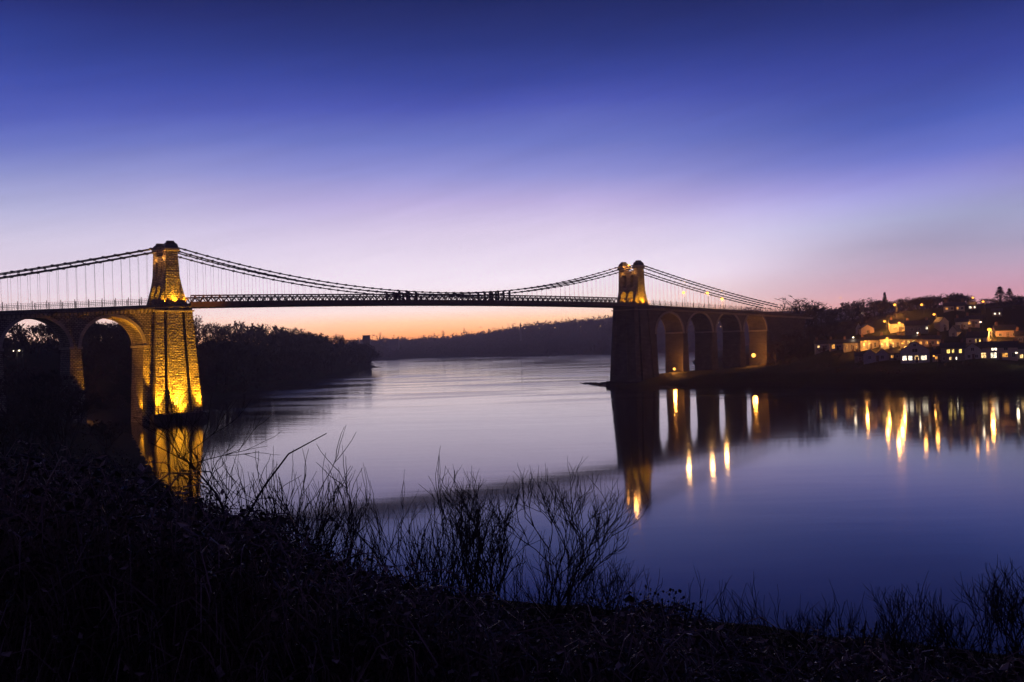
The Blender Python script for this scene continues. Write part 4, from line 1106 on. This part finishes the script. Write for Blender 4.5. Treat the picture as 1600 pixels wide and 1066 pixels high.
WIG = .26
def shrub(px, pbase, ptop, Y, seed, style, label, spread=.5, group=None):
    rg = random.Random(seed)
    base = at(px, pbase, Y); x = base.x; g = hz(x, Y); zb = min(base.z, g+.4) if base.z > g else g
    H = at(px, ptop, Y).z - g
    e = empty('bare_shrub', (x, Y, g)); tag(e, label, 'shrub', group)
    st = MB(); tw = MB(); u = H
    if style == 'tree':
        for k in range(6):
            a = 6.283*k/6 + rg.uniform(-.4, .4); s = spread*rg.uniform(.3, 1.15)
            d = Vector((math.cos(a)*s, math.sin(a)*s*.6, 1)).normalized()
            p0 = Vector((math.cos(a)*.05, math.sin(a)*.05, -.15))
            pts = [p0, p0 + d*H*.22, p0+(d+Vector((rg.uniform(-.12, .12), 0, .05))).normalized()*H*.42]
            st.tube(pts, [H*.011, H*.009, H*.007], 5, cap=False)
            for q in range(3):
                dd = (d + Vector((rg.uniform(-.5, .5)*spread*1.4, rg.uniform(-.4, .4), .1))).normalized()
                branchy(tw, pts[1+(q > 0)].copy(), dd, H*.25, H*.0048, 4 if q else 3, rg, .55, .14, 3, None, 3, 3)
    elif style == 'fan':
        for k in range(8):
            a = rg.uniform(0, 6.283); s = spread*rg.uniform(.1, 1.5)
            d = Vector((math.cos(a)*s, math.sin(a)*s*.5, 1)).normalized()
            branchy(tw if k % 3 else st, Vector((rg.uniform(-.08, .08), 0, -.1)), d, H*rg.uniform(.3, .5), H*.0052, 3, rg, .42, .10, 3, None, 4, 3)
    elif style == 'rods':
        for k in range(15):
            x0 = rg.uniform(-1, 1)*spread*H; L = H*rg.uniform(.5, 1.0)
            p = Vector((x0, rg.uniform(-.5, .5)*H, -.1)); d = Vector((rg.uniform(-.14, .14), rg.uniform(-.1, .1), 1)).normalized()
            branchy(st if k % 4 == 0 else tw, p, d, L*.55, H*.0050, 3 if k % 2 else 2, rg, .36, .16, 3, None, 4, 3)
    elif style == 'crooked':
        pts = [Vector((0, 0, -.1)), Vector((-.02*H, 0, .3*H)), Vector((-.04*H, 0, .55*H)), Vector((-.12*H, 0, .75*H)), Vector((-.24*H, 0, .9*H)), Vector((-.42*H, 0, 1.0*H))]
        st.tube(pts, [H*.012, H*.010, H*.008, H*.006, H*.004, H*.0022], 5, cap=False)
        st.tube([pts[2], Vector((.10*H, 0, .78*H)), Vector((.22*H, 0, .93*H)), Vector((.40*H, 0, 1.02*H))], [H*.007, H*.005, H*.004, H*.002], 5, cap=False)
        for k in range(34):
            i = rg.randint(0, 4); f = rg.random(); p = pts[i].lerp(pts[i+1], f); a = rg.uniform(0, 6.283)
            branchy(tw, p, Vector((math.cos(a), math.sin(a)*.5, rg.uniform(.1, 1.0))).normalized(), H*rg.uniform(.1, .26), H*.003, 2, rg, .5, .1, 3, None, 3, 3)
    zm = max([v[2] for v in st.v + tw.v]); k_ = H/zm*(1.14 if style != 'crooked' else 1.3)
    for q in (st, tw): q.v = [(x_*k_, y_*k_, z_*k_) for x_, y_, z_ in q.v]
    st.build('stem', M['twig'], e); tw.build('twig', M['twig'], e)
    return e
for a in (
 (348, 800, 708, 13.0, 1, 'fan', 'low spiky bare shrub left of the crooked forked one', .8),
 (380, 800, 689, 12.0, 2, 'crooked', 'tall crooked forked bare shrub leaning left, nearest to the lit left pier', .5),
 (425, 830, 735, 11.5, 3, 'fan', 'dense twiggy shrub right of the crooked forked one', .8),
 (470, 850, 765, 11.0, 4, 'fan', 'low twiggy shrub filling the dip before the fan shaped shrub', 1.0),
 (515, 865, 712, 11.0, 5, 'fan', 'fan shaped bare shrub with long straight twigs spreading over the water', .62),
 (560, 890, 770, 10.5, 6, 'rods', 'thicket of thin upright stems right of the fan shaped shrub', .55),
 (618, 900, 738, 10.5, 7, 'rods', 'thicket with the tallest upright stems crossing the bridge reflection', .42),
 (715, 935, 775, 13.0, 9, 'fan', 'spreading bare bush just left of the large round crowned one', .9),
 (815, 965, 762, 13.0, 10, 'tree', 'large round crowned bare bush with branches reaching right over the water', .85),
 (770, 960, 870, 10.0, 12, 'fan', 'lower twigs in front of the large round crowned bush', .9),
 (880, 985, 870, 10.5, 13, 'fan', 'bare shrub under the right side of the round crowned bush', .9),
 (925, 985, 882, 10.5, 14, 'tree', 'small spreading shrub right of the round crowned bush', .9),
 (990, 1000, 902, 9.0, 15, 'rods', 'few very thin stems left of the leafy dark mound', .5),
 (1075, 1010, 912, 9.0, 16, 'fan', 'thin branches standing just right of the leafy dark mound', .7),
 (1150, 1040, 955, 8.5, 17, 'fan', 'sparse low twigs in the dip right of the leafy mound', .8),
 (1240, 1030, 928, 8.5, 18, 'fan', 'bare twigs at the left of the rightmost big thicket', .7),
 (1300, 1030, 932, 8.5, 19, 'fan', 'bare twigs in the middle of the rightmost big thicket', .8),
 (1370, 1040, 948, 8.5, 20, 'tree', 'twiggy bush at the top of the rightmost big thicket', .8),
 (1450, 1050, 975, 8.5, 21, 'fan', 'bare twigs sloping down the right of the big thicket', .8),
 (1530, 1066, 985, 8.0, 22, 'fan', 'thin bare twigs in the bottom right corner', .7),
 (1600, 1066, 905, 7.5, 23, 'tree', 'tall bare shrub cut by the right edge of the view', .6),
 (250, 790, 745, 15.0, 24, 'fan', 'small twigs in front of the golden pier reflection', 1.1),
 (300, 790, 728, 14.0, 25, 'fan', 'small twigs beside the golden pier reflection', .8)): shrub(*a)
# leafy mounds (ivy and gorse) rising from the undergrowth
def mound(px, ptop, Y, w, label, seed):
    rg = random.Random(seed); top = at(px, ptop, Y); g = hz(top.x, Y); H = top.z-g
    e = empty('leafy_bush', (top.x, Y, g)); tag(e, label, 'bush')
    f = MB(); s = MB()
    for k in range(9):
        a = rg.uniform(0, 6.283); s.tube([(0, 0, -.1), (math.cos(a)*w*.3, math.sin(a)*w*.3, H*.5), (math.cos(a)*w*.55, math.sin(a)*w*.5, H*.85)], [.02, .014, .006], 4, cap=False)
    lumps = [(Vector((q*w, rg.uniform(-.4, .4)*w, H*rg.uniform(.15, .5)*(1.1-abs(q)*.5))), min(.5*w, H*.42)) for q in [rg.uniform(-1, 1) for _ in range(13)]] + [(Vector((0, 0, H*.62)), H*.36)]
    for i in range(9500):
        c0, r0 = rg.choice(lumps); v = Vector((rg.gauss(0, 1), rg.gauss(0, 1), rg.gauss(0, 1))).normalized()*r0*(1.05*rg.random()**.45)
        c = c0+v
        if c.z < 0 or c.z > H: c.z = rg.uniform(0.1, .9)*H*.8
        d = (v.normalized()+Vector((rg.uniform(-1, 1), rg.uniform(-1, 1), rg.uniform(-1, 1)))).normalized(); L = rg.uniform(.022, .046)*(1 if Y < 12 else 2.2)
        w_ = d.orthogonal().normalized(); w_.rotate(Matrix.Rotation(rg.uniform(0, 6.28), 3, d)); w_ *= L*.4
        f.face([c, c+d*L*.5+w_, c+d*L, c+d*L*.5-w_])
    s.build('stem', M['twig'], e); f.build('foliage', M['bramble'], e)
for a in ((232, 746, 21, 1.6, 'dark bush at the foot of the golden pier reflection', 47), (285, 762, 17, 1.2, 'dark bush just right of the golden pier reflection', 48), (930, 936, 8.0, .75, 'dark leafy bush left of the higher knobbly one, bottom centre', 41), (1032, 918, 7.6, .6, 'highest knobbly dark leafy bush at the bottom, right of centre', 42),
          (1105, 962, 7.4, .7, 'dark leafy bush with a flat top right of the knobbly one', 43), (1330, 972, 7.5, 1.3, 'broad dark leafy mound at the bottom right', 44),
          (60, 615, 40, 3.2, 'dark leafy bush at the left edge below the viaduct', 45), (165, 690, 42, 2.6, 'dark leafy bush left of the golden pier reflection', 46)): mound(*a)

# ------------------------------------------------------------------ evening haze
HAZE = True
if HAZE:
    hb = MB(); hb.box(-1700, 1700, -480, 2250, -14, 118)
    m = bpy.data.materials.new('evening_haze'); m.use_nodes = True; t = m.node_tree; t.nodes.clear(); N = NT(t)
    v = N.n('ShaderNodeVolumePrincipled', None, Color=(.94, .76, .88, 1), Density=0.00024, Anisotropy=0.72)
    o_ = N.n('ShaderNodeOutputMaterial'); t.links.new(v.outputs[0], o_.inputs['Volume'])
    o = hb.build('haze', m); o['kind'] = 'stuff'
